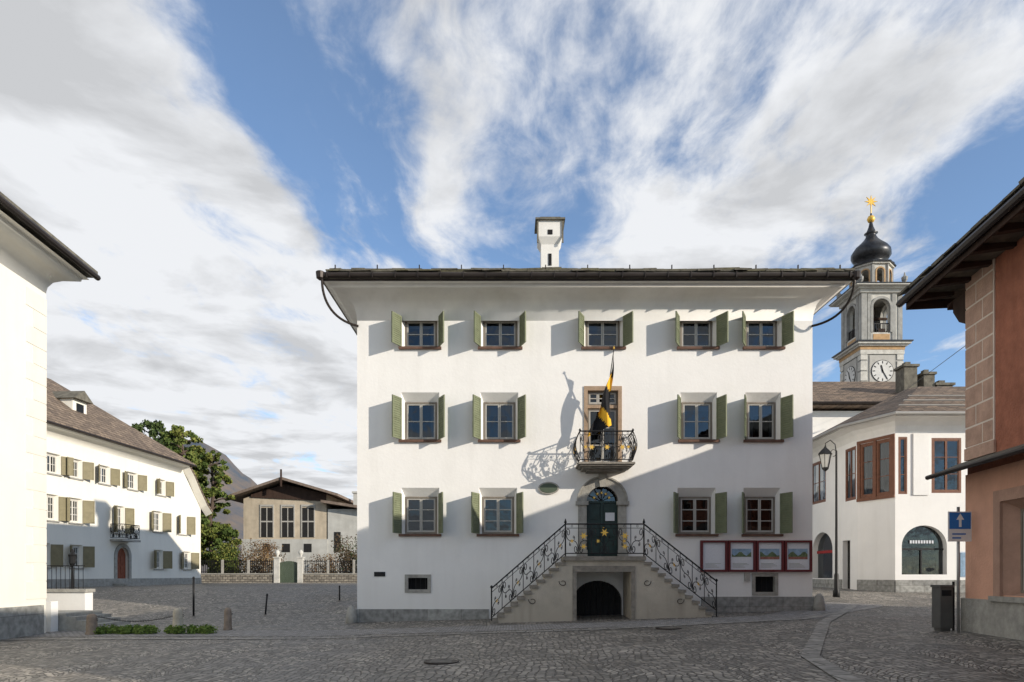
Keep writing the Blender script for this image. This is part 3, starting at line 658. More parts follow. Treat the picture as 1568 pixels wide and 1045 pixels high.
# ================================================================ SHOP HOUSE
Sh=Bld('shop_house'); Q0=(16.85,39.5);Q1=(16.7,33);Q2=(17.4,31);Q3=(25,31)
ZS=8.45
M_shopw=M_plaster
def seg(p,q,fn):
    Sh.M=frame(p,q); L_=(Vector(q)-Vector(p)).length; fn(L_)
def segB(L_):
    W=Sh.p('walls',M_shopw); hs=[]
    o=(1.1,3.0,5.5,7.8); hs.append(o); funnel(Sh.p('reveals',M_shopw),o,o,0,.15); casement(Sh,*o,.02,rows=2,cols=2,fm=M_oriel,sm=M_oriel,fw=.1)
    a,b_=1.3,3.8; hs.append((a,b_,1.4,3.9)); archfill(W,a,b_,1.4,2.9,3.88,3.9,0,.35); sd=Sh.p('shop_glass',M_glass); sd.poly([(a,.3,1.4),(b_,.3,1.4),(b_,.3,3.9),(a,.3,3.9)]); Sh.p('room_interior',M_dark).box(a-.2,b_+.2,1.2,1.3,1,4.2)
    Sh.p('awning',mat('awning_red',(.30,.03,.03))).box(a+.1,b_-.1,.2,.24,2.75,2.9)
    d0,d1=4.95,5.75; hs.append((d0,d1,.7,3.3)); funnel(Sh.p('reveals',M_shopw),(d0,d1,.7,3.3),(d0,d1,.7,3.3),0,.3); Sh.p('shop_door',M_doord).box(d0,d1,.25,.3,.7,3.3)
    o=(5.25,L_-.14,5.25,7.85); hs.append(o); funnel(Sh.p('reveals',M_shopw),o,o,0,.12); casement(Sh,*o,.0,rows=2,cols=2,fm=M_oriel,sm=M_oriel,fw=.1)
    wall(W,0,L_,.4,ZS+.2,hs); Sh.p('plinth',M_plinth).box(0,4.9,-.04,0,.4,1.35)
def segC(L_):
    W=Sh.p('walls',M_shopw); hs=[]; n=2; w=(L_-.28)/n
    for k in range(n):
        o=(.14+k*w+.04,.14+(k+1)*w-.04,5.25,7.85); hs.append(o); funnel(Sh.p('reveals',M_shopw),o,o,0,.12); casement(Sh,*o,.0,rows=3,cols=1,fm=M_oriel,sm=M_oriel,fw=.11)
    wall(W,0,L_,.4,ZS+.2,hs); Sh.p('plinth',M_plinth).box(0,L_,-.04,0,.4,1.35)
    t=Sh.p('oriel_trim',M_oriel); t.box(0,L_,-.05,-.002,7.86,8.0); t.box(0,L_,-.07,-.002,5.1,5.24)
    for k in range(n+1): t.box(.14+k*w-.1 if k else .0,.14+k*w+.04 if k<n else L_,-.04,-.002,5.24,7.86)
def segF(L_):
    W=Sh.p('walls',M_shopw); hs=[]
    for a in (1.65,4.6):
        o=(a,a+1.35,5.3,7.8); hs.append(o); funnel(Sh.p('reveals',M_shopw),o,o,0,.15); casement(Sh,*o,.0,rows=3,cols=2,fm=M_oriel,sm=M_oriel,fw=.1)
    o=(.14,.55,5.25,7.85); hs.append(o); funnel(Sh.p('reveals',M_shopw),o,o,0,.12); casement(Sh,*o,.0,rows=3,cols=1,fm=M_oriel,sm=M_oriel,fw=.07,curt=False)
    for a,b_ in ((.3,2.35),(4.0,6.2)):
        hs.append((a,b_,1.6,3.85)); archfill(W,a,b_,1.6,2.9,3.83,3.85,0,.35); Sh.p('shop_glass',M_glass).poly([(a,.3,1.6),(b_,.3,1.6),(b_,.3,3.85),(a,.3,3.85)]); Sh.p('room_interior',M_dark).box(a-.2,b_+.2,1.2,1.3,1,4.2)
        Sh.p('mullions',M_iron).box(a,b_,.24,.29,2.72,2.8); Sh.p('mullions',M_iron).box((a+b_)/2-.03,(a+b_)/2+.03,.24,.29,1.6,2.72)
        sg=Sh.p('shop_sign_letters',M_paper)
        for t in range(9): sg.box(a+.5+t*.125,a+.58+t*.125,.22,.235,3.02,3.16)
        for t in range(5): Sh.p('shop_goods',mat('goods',(.35,.3,.25),var=.6,scale=3)).box(a+.2+t*.38,a+.42+t*.38,.6,.8,1.65,2.0+.25*(t%3))
    Sh.p('wall_poster',M_pic[0]).box(2.95,3.5,-.03,-.0045,1.5,2.6)
    Sh.p('poster_border',M_paper).box(2.9,3.55,-.004,-.0005,1.45,2.65)
    wall(W,0,L_,.4,ZS+.2,hs); Sh.p('plinth',M_plinth).box(0,L_,-.04,0,.4,1.35)
    Sh.p('lit_wall_panel',M_shopw).box(.8,1.5,-.06,-.001,5.2,8.0)  # raised panel added in place of a merely sunlit stretch of wall
seg(Q0,Q1,segB); seg(Q1,Q2,segC); seg(Q2,Q3,segF); Sh.M=Matrix.Identity(4)
def offs(o):
    return [(Q0[0]-o,Q0[1]),(Q1[0]-o*1.0,Q1[1]-o*.15),(Q2[0]-o*.55,Q2[1]-o),(Q3[0],Q3[1]-o)]
prof=[(0,ZS-.35),(.06,ZS-.1),(.22,ZS+.08),(.5,ZS+.17),(.72,ZS+.2),(.72,ZS+.28)]
cv=Sh.p('cornice',M_cove,True)
for (o1,z1),(o2,z2) in zip(prof[:-1],prof[1:]):
    A1,A2=offs(o1),offs(o2)
    for k in range(3): cv.poly([(*A1[k],z1),(*A1[k+1],z1),(*A2[k+1],z2),(*A2[k],z2)])
rf=Sh.p('roof',M_roofstoneX); E_=offs(.85); ezs=ZS+.36; rr=2.95
ins=[(22.5,41.5),(21.6,37.4),(22,36.9),(26,36.9)]
for k in range(3): rf.poly([(*E_[k],ezs),(*E_[k+1],ezs),(*ins[k+1],ezs+rr),(*ins[k],ezs+rr)])
for k in range(3): rf.poly([(*E_[k],ezs),(*E_[k+1],ezs),(*E_[k+1],ezs-.14),(*E_[k],ezs-.14)])
gt=Sh.p('gutter',mat('zinc',(.32,.31,.29),rough=.5,metal=.3)); gg=offs(.92); gt.tube([(*p,ezs-.1) for p in gg],.08,8)
for t in (.12,.3,.48):
    a=Vector((*E_[2],ezs)).lerp(Vector((*ins[2],ezs+rr)),t); b_=Vector((*E_[3],ezs)).lerp(Vector((*ins[3],ezs+rr)),t); gt.tube([a+Vector((0,0,.12)),b_+Vector((0,0,.12))],.035,6)
W=Sh.p('rear_walls',M_shopw); W.poly([(25,31,.4),(25,40,.4),(25,40,9),(25,31,9)]); W.poly([(16.85,39.5,.4),(25,40,.4),(25,40,9),(16.85,39.5,9)])
Sh.done()
# white gable house behind the shop
Gh=Bld('gable_house'); w=Gh.p('walls',M_plaster); w.plan([(17.6,43),(31,43),(31,54),(17.6,54)],.4,11.9)
r=Gh.p('roof',M_roofstoneX); hip(r,16.8,31.8,42.2,54.8,12.25,15.3,3,3,.18)
Gh.p('gutter',M_gut).tube([(16.8,42.1,12.2),(31.8,42.1,12.2)],.09,6)
cg=Gh.p('chimneys',M_slab)
for (cx_,w_,h_) in ((25.7,.42,2.6),(26.9,.35,2.1),(27.9,.5,1.4)):
    cg.box(cx_-w_,cx_+w_,44,45,12,12.4+h_); cg.box(cx_-w_*1.25,cx_+w_*1.25,43.9,45.1,12.4+h_,12.55+h_)
    cg.box(cx_-w_*.4,cx_+w_*.4,44.3,44.7,12.55+h_,12.8+h_)
for zz in (2.5,5.5,8.5):
    for xx in (19.3,22.0): Gh.p('windows',M_doord).box(xx-.5,xx+.5,42.97,42.99,zz,zz+1.3)
Gh.done()

# ================================================================ CHURCH TOWER
T=Bld('church_tower'); x0,x1,y0,y1=31.7,35.5,62,65.8; cx,cy=(x0+x1)/2,(y0+y1)/2
M_tw=mat('tower_stone',(.55,.54,.50),var=.2,scale=2,bump=.4,grime=.5); M_tg=mat('tower_grey_stone',(.32,.32,.305),var=.25,scale=2,bump=.4,grime=.3); M_ochre=mat('ochre_band',(.46,.30,.16),var=.2,scale=3)
M_onion=mat('onion_copper',(.045,.047,.052),var=.4,scale=3,rough=.38,metal=.6)
w=T.p('shaft',M_tg); w.box(x0,x1,y0,y1,.5,22.0)
lw=T.p('white_quoins',M_tw)
for xx in (x0-.05,x1-.55):
    for k in range(7): lw.box(xx,xx+.6,y0-.06,y0+.5,15.4+k*.95,15.4+k*.95+.8)
for k in range(7): lw.box(x0-.06,x0+.5,y1-.6,y1+.05,15.4+k*.95,15.4+k*.95+.8)
def corn(z,o,h,m='cornices',mm=None): T.p(m,mm or M_tw).box(x0-o,x1+o,y0-o,y1+o,z,z+h)
corn(21.6,.10,.4); corn(22.0,.13,.3,'ochre_frieze',M_ochre); corn(22.3,.3,.15); corn(22.45,.5,.18); corn(22.63,.62,.1,'cornice_lead',M_onion)
bz0,bz1=22.73,27.2
for a in range(4):
    ang=a*math.pi/2; T.M=Matrix.Translation((cx,cy,0))@Matrix.Rotation(ang,4,'Z')@Matrix.Translation((-1.9,-1.9,0))
    bw=T.p('belfry',M_tw); wall(bw,0.1,3.7,bz0,bz1,[(1.1,2.7,bz0+.9,bz1-.42)],y=.1); archfill(bw,1.1,2.7,bz0+.9,25.9,26.76,bz1-.42,.1,.5)
    T.p('belfry_pilasters',M_tg).box(.05,.55,-.0,.4,bz0,bz1); T.p('belfry_pilasters',M_tg).box(.62,.95,.02,.099,bz0,bz1); T.p('belfry_pilasters',M_tg).box(2.85,3.18,.02,.099,bz0,bz1)
    archring(T.p('belfry_arches',M_tg),1.9,bz0+.9,25.9,.78,1.0,.0,.3); 
    T.p('belfry_panel',M_ochre).box(1.15,2.65,.07,.099,bz0+.15,bz0+.75)
    T.p('belfry_rail',M_iron)
    for k in range(9): T.parts['belfry_rail'][0].box(1.12+k*.19,1.16+k*.19,.2,.24,bz0+.9,bz0+1.7)
    T.parts['belfry_rail'][0].box(1.1,2.7,.19,.25,bz0+1.7,bz0+1.78)
    if a in (0,3):
        T.p('clock_panel',mat('clock_panel',(.44,.43,.40),var=.1)).box(.75,3.05,-.05,-.001,18.6,21.5)
        cl=T.p('clock_face',[mat('clock_white',(.62,.62,.6)),M_iron,M_gold]); c=(1.9,20.05)
        cl.prism([(c[0]+1.02*math.cos(t),c[1]+1.02*math.sin(t)) for t in np.linspace(0,2*math.pi,36,endpoint=False)],-.09,-.051,1)
        cl.prism([(c[0]+.96*math.cos(t),c[1]+.96*math.sin(t)) for t in np.linspace(0,2*math.pi,36,endpoint=False)],-.11,-.091,0)
        for k in range(12):
            t=k*math.pi/6; R_=Matrix.Translation((c[0],0,c[1]))@Matrix.Rotation(t,4,'Y'); cl.box(-.04,.04,-.125,-.111,.68,.9,1,T=R_)
        for t,l,wd in ((math.radians(150),.8,.05),(math.radians(-15),.55,.07)):
            R_=Matrix.Translation((c[0],0,c[1]))@Matrix.Rotation(t,4,'Y'); cl.box(-wd,wd,-.14,-.126,-.15,l,1,T=R_)
T.M=Matrix.Identity(4)
T.p('bell',M_iron,True).lathe((cx,cy,24.3),[(.62,0),(.55,.15),(.38,.5),(.33,.9),(.15,1.05),(.05,1.1)],16)
T.p('bell_frame',M_darkwood).box(cx-1.5,cx+1.5,cy-.1,cy+.1,25.4,25.6); T.p('bell_frame',M_darkwood).box(cx-1.5,cx+1.5,cy+.3,cy+.5,bz0,bz0+2.0)
corn(bz1,.12,.3); corn(bz1+.3,.35,.15); corn(bz1+.45,.75,.12); corn(bz1+.57,.82,.07,'cornice_lead',M_onion)
def octo(z0,z1,r,m,mm): T.p(m,mm).lathe((cx,cy,0),[(r,z0),(r,z1)],8,a0=math.pi/8)
for a in range(8):
    rr=1.75; ap=rr*math.cos(math.pi/8); hw=rr*math.sin(math.pi/8)
    T.M=Matrix.Translation((cx,cy,0))@Matrix.Rotation(a*math.pi/4,4,'Z')@Matrix.Translation((-hw,-ap,0)); L_=2*hw
    ow=T.p('lantern_stage',M_tw); wall(ow,0,L_,27.85,30.0,[(.33,L_-.33,28.2,29.6)],y=0); archfill(ow,.33,L_-.33,28.2,29.25,29.58,29.6,0,.3)
    archring(T.p('lantern_arches',M_ochre),L_/2,28.1,29.25,L_/2-.34,L_/2-.22,-.06,.02,10); T.p('lantern_pilasters',M_tg).box(-.1,.12,-.06,.1,27.85,30.0)
T.M=Matrix.Identity(4)
octo(29.95,30.1,1.95,'lantern_cornice',M_tw); octo(30.1,30.2,2.1,'lantern_cornice_lead',M_onion)
T.p('onion_dome',M_onion,True).lathe((cx,cy,30.2),[(2.0,0),(1.55,.12),(1.2,.35),(1.15,.5),(1.5,.75),(1.72,1.1),(1.7,1.5),(1.4,1.95),(.95,2.35),(.62,2.7),(.45,3.0),(.42,3.2),(.6,3.3),(.4,3.45),(.22,3.9),(.1,4.5),(.07,5.2)],16)
T.p('gold_ball',M_gold,True).lathe((cx,cy,34.5),[(.05,-.0),(.25,.1),(.36,.35),(.25,.6),(.05,.7)],14)
T.p('spire_rod',M_gold).tube([(cx,cy,35.2),(cx,cy,36.6)],.05,6)
st=T.p('gold_star',M_gold)
st.prism([(cx+(.6 if k%2==0 else .22)*math.sin(k*math.pi/8),36.5+(.6 if k%2==0 else .22)*math.cos(k*math.pi/8)) for k in range(16)],cy-.04,cy+.04)
for s in (-1,1):
    for t in (-1,1): T.p('corner_urns',M_tg).lathe((cx+s*2.0,cy+t*2.0,27.84),[(.2,0),(.2,.1),(.08,.2),(.25,.45),(.28,.7),(.1,.85),(.04,1.15)],8)
T.done()

# ================================================================ CHALET HOUSE (far left-centre)
C=Bld('chalet_house'); yh=66; k=yh/1045
def CX(p): return (p-784)*k
def CZ(p): return 1.6+(880-p)*k
M_tan=mat('tan_plaster',(.50,.43,.33),var=.2,scale=1,grime=.5); M_grw=mat('grey_plaster',(.48,.48,.45),var=.15,scale=1,grime=.3)
C.M=Matrix.Translation((0,yh,0)); w=C.p('walls',M_tan); w2=C.p('lower_walls',M_grw)
w.prism([(CX(373),CZ(826)),(CX(482),CZ(826)),(CX(500),CZ(826)),(CX(500),CZ(757)),(CX(437),CZ(742)),(CX(373),CZ(764))],0,12)
w2.box(CX(371),CX(502),-.15,12,.3,CZ(826)); w2.box(CX(502)+.01,CX(560),-.05,10,.3,CZ(780))
C.p('timber_gable',M_darkwood).prism([(CX(385),CZ(762)),(CX(500),CZ(768)),(CX(500),CZ(757)),(CX(437),CZ(742)),(CX(385),CZ(758))],-.12,-.01)
rf=C.p('roof',mat('chalet_roof',(.20,.155,.125),var=.35,scale=4,bump=.4))
def rslab(a,za,b_,zb,y0,y1,t=.25): rf.prism([(a,za),(b_,zb),(b_,zb+t),(a,za+t)],y0,y1)
rslab(CX(352),CZ(766),CX(437),CZ(737),-1.2,13); rslab(CX(437),CZ(737),CX(522),CZ(762),-1.2,13); rslab(CX(495),CZ(771),CX(575),CZ(783),-.9,11)
C.p('finial',M_darkwood).box(CX(437)-.07,CX(437)+.07,-1.3,-1.15,CZ(748),CZ(722)); C.p('chimney',M_grw).box(CX(530),CX(537),3,3.6,CZ(790),CZ(750)); C.p('chimney',M_grw).box(CX(528),CX(539),2.9,3.7,CZ(750),CZ(747))
for a,b_ in ((400,418),(432,450),(463,481)):
    C.p('window_panes',M_doord).box(CX(a),CX(b_),-.04,-.001,CZ(823),CZ(778)); f=C.p('window_frames',M_sash); 
    f.box(CX(a)-.1,CX(a),-.07,-.002,CZ(823),CZ(776)); f.box(CX(b_),CX(b_)+.1,-.07,-.002,CZ(823),CZ(776)); f.box(CX(a)-.1,CX(b_)+.1,-.07,-.002,CZ(776),CZ(773)); f.box((CX(a)+CX(b_))/2-.04,(CX(a)+CX(b_))/2+.04,-.06,-.041,CZ(823),CZ(778)); f.box(CX(a),CX(b_),-.059,-.042,CZ(800),CZ(798))
for a,b_ in ((404,414),(433,445),(466,478)): C.p('window_panes',M_doord).box(CX(a),CX(b_),-.17,-.151,CZ(846),CZ(833))
C.p('window_panes',M_doord).box(CX(512),CX(522),-.08,-.051,CZ(845),CZ(815))
C.done()

# ================================================================ FENCE, WALL, GATE
Fw=Bld('garden_wall'); yf=58; kf=yf/1045
def GX(p): return (p-784)*kf
M_rub=brickmat('rubble_stone',(.32,.29,.24),(.18,.165,.14),(.11,.10,.09),w=.42,h=.2,ms=.03,bump=1)
wl=Fw.p('wall',M_rub); cp=Fw.p('coping',M_stone)
for a,b_ in ((300,420),(462,600)):
    wl.box(GX(a),GX(b_),yf,yf+.4,.5,1.6); cp.box(GX(a),GX(b_),yf-.05,yf+.45,1.6,1.7)
    fi=Fw.p('railing_bars',M_iron); n=int((GX(b_)-GX(a))/.16)
    for i in range(n):
        x=GX(a)+.1+i*.16; fi.box(x-.022,x+.022,yf+.18,yf+.21,1.7,2.85)
    for z in (1.8,2.7): fi.box(GX(a),GX(b_),yf+.215,yf+.235,z,z+.05)
    m=int((GX(b_)-GX(a))/2.2)
    for i in range(m+1): Fw.p('fence_posts',M_stone).box(GX(a)+i*2.2-.08,GX(a)+i*2.2+.08,yf+.05,yf+.35,1.7,2.85)
Fw.done()
Gt_=Bld('garden_gate')
for p in (424,460):
    x=GX(p); Gt_.p('pillars',M_tw).box(x-.22,x+.22,yf-.1,yf+.35,.6,3.0); Gt_.p('pillars',M_tw).box(x-.28,x+.28,yf-.17,yf+.42,3.0,3.1); Gt_.p('urns',M_tw,True).lathe((x,yf+.15,3.1),[(.12,0),(.08,.1),(.22,.3),(.2,.45),(.05,.6)],10)
x0_,x1_=GX(424)+.22,GX(460)-.22; 
for i in range(9):
    a=x0_+(x1_-x0_)*i/9; Gt_.p('gate_leaves',M_shut2).box(a+.01,a+(x1_-x0_)/9-.01,yf+.1,yf+.15,.8,2.6+.15*math.sin(math.pi*(i+.5)/9))
Gt_.done()

# ================================================================ VEGETATION
def leafmesh(name,centres,rad,n,size,mats,parent=None,flat=1.0,droop=0):
    centres=np.array(centres); rad=np.array(rad)
    pr=rad**2; idx=rng.choice(len(centres),n,p=pr/pr.sum())
    d=rng.normal(size=(n,3)); d/=np.linalg.norm(d,axis=1)[:,None]; r=rad[idx]*(rng.random(n)**.45)
    c=centres[idx]+d*r[:,None]*np.array([1,1,flat])
    a=rng.normal(size=(n,3)); a/=np.linalg.norm(a,axis=1)[:,None]; b=rng.normal(size=(n,3)); b-= (a*b).sum(1)[:,None]*a; b/=np.linalg.norm(b,axis=1)[:,None]
    s=(size*rng.uniform(.6,1.4,n))[:,None]
    V=np.stack([c-a*s-b*s*.5,c+a*s-b*s*.5,c+a*s*.8+b*s*.6,c-a*s*.6+b*s*.5],1).reshape(-1,3)
    F=[(4*i,4*i+1,4*i+2,4*i+3) for i in range(n)]
    cm=rng.integers(0,len(mats),len(centres)); mi=cm[idx]; sw=rng.random(n)<.3; mi=np.where(sw,rng.integers(0,len(mats),n),mi)
    return mkobj(name,[tuple(p) for p in V.tolist()],F,mats,parent,[int(q) for q in mi])
M_lf=[mat('leaf_a',(.11,.14,.03),var=.3,scale=1),mat('leaf_b',(.065,.10,.022),var=.3,scale=1),mat('leaf_c',(.17,.18,.04),var=.3,scale=1)]
M_cf=[mat('needle_a',(.055,.085,.03),var=.3,scale=1),mat('needle_b',(.08,.115,.035),var=.3,scale=1)]
M_br=[mat('twig_a',(.17,.10,.05),var=.3,scale=1),mat('twig_b',(.10,.07,.04),var=.3,scale=1),mat('twig_c',(.24,.16,.07),var=.3,scale=1)]
M_bark=mat('bark',(.09,.065,.05),var=.35,scale=4,bump=.8,bscale=12,stretch=(1,1,.2))
def tree(name,x,y,h,w,mats,n=9000,conic=.5,size=.16,base=.12,nc=95):
    z=g(x,y); t=Bld(name); b=t.p('trunk',M_bark,True)
    pts=[(x+.15*math.sin(k*1.3),y+.1*math.cos(k),z-.2+h*.92*k/8) for k in range(9)]; b.tube(pts,[.32*(1-k/9)+.03 for k in range(9)],8)
    cs=[];rs=[]
    for i in range(nc):
        f=random.random()**.8; zz=z+h*(base+(1-base)*f)*.96; R=w*((1-f)**conic)*(min(1,(f+.08)*4))*.95
        a=random.uniform(0,6.28); q=R*math.sqrt(random.uniform(.15,1)); cx_,cy_=x+q*math.cos(a),y+q*math.sin(a)
        cs.append((cx_,cy_,zz)); rs.append(random.uniform(.35,.8)*w*.30*(1.1-.6*f))
        if i%3==0: b.tube([(x,y,zz-.5),((x+cx_)/2,(y+cy_)/2,zz-.15),(cx_,cy_,zz)],[.09,.05,.02],5)
    t.done(); leafmesh('foliage',cs,rs,n,size,mats,t.root,flat=.7)
tree('deciduous_tree',-29.9,62,14.6,3.9,M_lf,20000,.30,size=.13,nc=160)
tree('deciduous_tree',-27.5,62.5,12.4,2.5,M_lf,14000,.30,size=.13,nc=120)
tree('deciduous_tree',-36.0,68,16.4,4.8,M_cf,18000,.32,size=.15,nc=150)
tree('conifer_tree',-41,74,17.0,3.6,M_cf,9000,.7)
tree('deciduous_tree',-32.5,67,15.4,3.8,M_lf,14000,.32,size=.14,nc=120)
def bush(name,x0,x1,y,h,mats,n,size=.07,d=.6,gz=None):
    cs=[];rs=[]
    for i in range(int((x1-x0)/.35)+3):
        x=random.uniform(x0,x1); z=g(x,y) if gz is None else gz; hh=h*random.uniform(.5,1)
        for k in range(3): cs.append((x,y+random.uniform(-d,d),z+hh*(k+.5)/3)); rs.append(hh*.26)
    leafmesh(name,cs,rs,n,size,mats)
bush('shrub',GX(338),GX(420),60.2,3.7,M_br,7500,.055,.8)
bush('shrub',GX(470),GX(500),60.5,2.6,M_br,2500,.055,.7)
bush('shrub',GX(505),GX(560),61,4.4,[M_cf[0],M_br[1]],6000,.07,1.2)
bush('shrub',GX(305),GX(345),60,3.6,M_lf,5000,.08,.8)
cs=[];rs=[]
for i in range(70):
    t=random.random(); x=-11.1+t*3.0; y=18.15+.35*random.random()+.15*t; cs.append((x,y,.05+.09*random.random())); rs.append(.13)
leafmesh('box_hedge',cs,rs,6500,.024,[mat('box_a',(.10,.16,.03),var=.3),mat('box_b',(.16,.22,.05),var=.3)])
# mountains
def mount():
    prof=[(-600,860),(-200,720),(0,690),(150,684),(300,668),(335,686),(362,712),(404,746),(440,785),(560,835),(1000,845),(1300,830),(1700,760),(2200,700)]
    Y=900; v=[];f=[]; n=220; rows_=16
    for j in range(rows_):
        t=j/(rows_-1)
        for i in range(n):
            p=-600+2800*i/(n-1); yv=np.interp(p,[a for a,_ in prof],[b for _,b in prof]); h=(880-yv)*Y/1045
            yy=Y*(.55+.45*t); x=(p-784)*Y/1045*(.75+.25*t); z=h*t**1.2+noise.noise(Vector((x*.02,yy*.02,0)))*14*t*(1.1-t)*2+noise.noise(Vector((x*.06,3,yy*.05)))*4*t
            v.append((x,yy,z-2))
    for j in range(rows_-1):
        for i in range(n-1): f.append((j*n+i,j*n+i+1,(j+1)*n+i+1,(j+1)*n+i))
    mkobj('mountains',v,f,mat('mountain_forest',(.07,.095,.13),scale=.03,col2=(.19,.15,.12),bump=.0,rough=1,spec=0),smooth=True)
mount()

# ================================================================ STREET FURNITURE
def bollard(x,y,h,r,m):
    b=Bld('stone_bollard'); b.p('post',m,True).lathe((x,y,g(x,y)),[(r*1.15,-.05),(r*1.12,.03),(r,.08),(r*.9,h*.75),(r*.92,h*.8),(r*.8,h*.92),(r*.45,h),(.01,h*1.01)],14); 
    b.p('chain_ring',M_iron).tube([(x+r*1.0+.02*math.cos(t),y,g(x,y)+h*.72+.03*math.sin(t)) for t in np.linspace(0,6.28,9)],.007,4); b.done()
M_bol=mat('bollard_stone',(.42,.38,.31),var=.25,scale=6,bump=.4); M_bol2=mat('bollard_brown_stone',(.24,.19,.15),var=.3,scale=6,bump=.4)
bollard(-9.05,18.5,.68,.14,M_bol); bollard(-11.2,18.2,.55,.14,M_bol2); bollard(-8.2,19.7,.64,.11,M_bol2); 
ch=Bld('chain'); n=60
c_=ch.p('links',M_iron)
for i in range(n):
    t=i/(n-1); x=-11.05+t*1.9; y=18.2+.3*t; z=.46-.14*math.sin(math.pi*t)+.02; 
    th=(i%2)*math.pi/2
    c_.tube([(x+.024*math.cos(a),y+.014*math.sin(a)*math.cos(th),z+.014*math.sin(a)*math.sin(th)) for a in np.linspace(0,6.28,7)],.006,4)
ch.done()
def post(x,y,h,lean=0,r=.03,m=M_iron,nm='metal_post'):
    b=Bld(nm); z=g(x,y); b.p('shaft',m,True).tube([(x,y,z-.1),(x+lean*.5,y,z+h*.5),(x+lean,y,z+h)],r,10); b.p('cap',m,True).lathe((x+lean,y,z+h),[(r*1.2,-.02),(r*1.3,.01),(r*.6,.05)],10); b.p('foot',M_step).lathe((x,y,z),[(r*2.2,-.02),(r*2.2,.015),(r,.03)],10); b.done()
post(-11.1,23.8,1.35,0,.035); post(-8.75,24.2,.72,.07); post(-7.2,28.5,.6,0)
for x in (XL-.15,XR+.15):
    b=Bld('guard_stone'); b.p('stone',M_stone,True).lathe((x,22.05,g(x,22)),[(.2,-.1),(.18,.2),(.13,.45),(.05,.55)],12); b.done()
# street lamp
L=Bld('street_lamp'); lx,ly=13.4,28.2; lz=g(lx,ly); p=L.p('pole',M_iron,True)
p.lathe((lx,ly,lz),[(.14,-.1),(.14,.25),(.1,.32),(.09,.9),(.06,1.0),(.05,3.0),(.042,6.0),(.03,6.05)],12)
p.tube([(lx,ly,lz+5.9),(lx-.05,ly,lz+6.3),(lx-.25,ly,lz+6.48),(lx-.45,ly,lz+6.35),(lx-.46,ly,lz+6.15)],.02,6)
p.tube([(lx-.18*math.cos(t)*.6-.12,ly,lz+5.95+.14*math.sin(t)) for t in np.linspace(0,5,14)],.012,5)
hx=lx-.46; L.p('lantern_roof',M_iron).lathe((hx,ly,lz+5.95),[(.3,-.06),(.27,0),(.12,.16),(.07,.2),(.02,.3)],6)
L.p('lantern_glass',mat('lamp_glass',(.45,.45,.42),rough=.2)).lathe((hx,ly,lz+5.35),[(.13,0),(.24,.53)],6)
fr=L.p('lantern_frame',M_iron)
for k in range(6):
    a=k*math.pi/3; fr.tube([(hx+.135*math.cos(a),ly+.135*math.sin(a),lz+5.33),(hx+.25*math.cos(a),ly+.25*math.sin(a),lz+5.9)],.014,4)
fr.lathe((hx,ly,lz+5.25),[(.03,-.06),(.14,.04),(.15,.1)],6)
L.done()
# traffic sign (blue, white arrow)
Ts=Bld('traffic_sign'); tx,ty=9.25,14.15; z=g(tx,ty); Ts.p('pole',mat('galvanised',(.35,.35,.35),rough=.4,metal=.6),True).tube([(tx,ty,z),(tx,ty,3.0)],.03,10)
sgn=Ts.p('plate',[mat('sign_white',(.75,.75,.75),rough=.4),mat('sign_blue',(.03,.17,.5),rough=.4)])
zb,zt=2.28,2.90; sgn.box(tx-.24,tx+.24,ty-.055,ty-.035,zb,zt,0); sgn.box(tx-.22,tx+.22,ty-.06,ty-.0555,zb+.26,zt-.02,1)
sgn.prism([(tx-.025,zb+.30),(tx+.025,zb+.30),(tx+.025,zb+.45),(tx+.08,zb+.45),(tx,zb+.58),(tx-.08,zb+.45),(tx-.025,zb+.45)],ty-.065,ty-.0605,0)
for k in range(2): sgn.box(tx-.16,tx+.12-.1*k,ty-.058,ty-.0555,zb+.14-.08*k,zb+.17-.08*k,1)
Ts.done()
Lb=Bld('litter_bin'); bx_,by_=9.2,14.6; z=g(bx_,by_); b=Lb.p('body',mat('bin_grey',(.11,.11,.105),var=.2,rough=.5,metal=.3)); b.box(bx_-.13,bx_+.13,by_-.15,by_+.15,z+.06,z+.93); b.box(bx_-.15,bx_+.15,by_-.17,by_+.17,z+.93,z+.98); b.box(bx_-.1,bx_+.1,by_-.12,by_+.12,z-.05,z+.06)
Lb.p('slot',M_dark).box(bx_-.1,bx_+.1,by_-.158,by_-.151,z+.75,z+.87); Lb.p('side_post',M_iron).tube([(bx_+.24,by_,z-.05),(bx_+.24,by_,z+1.05)],.025,8); Lb.done()
for x,y,r in ((3.9,17.0,.32),(-1.2,11.6,.3)):
    m=Bld('manhole_cover'); m.p('cover',M_gut).lathe((x,y,g(x,y)),[(r,.0),(r,.024),(r-.03,.026),(r-.035,.02)],28); 
    for k in range(5): m.p('ribs',M_step).box(x-r*.6,x+r*.6,y-r*.6+k*r*.28,y-r*.6+k*r*.28+.03,g(x,y)+.022,g(x,y)+.03)
    m.done()
wi=Bld('overhead_cable'); wi.p('cable',M_iron).tube([(10.5,15.8,6.9),(14,24,8.4-.2),(17.2,31,9.5),(24,45,13)],.008,5); wi.done()

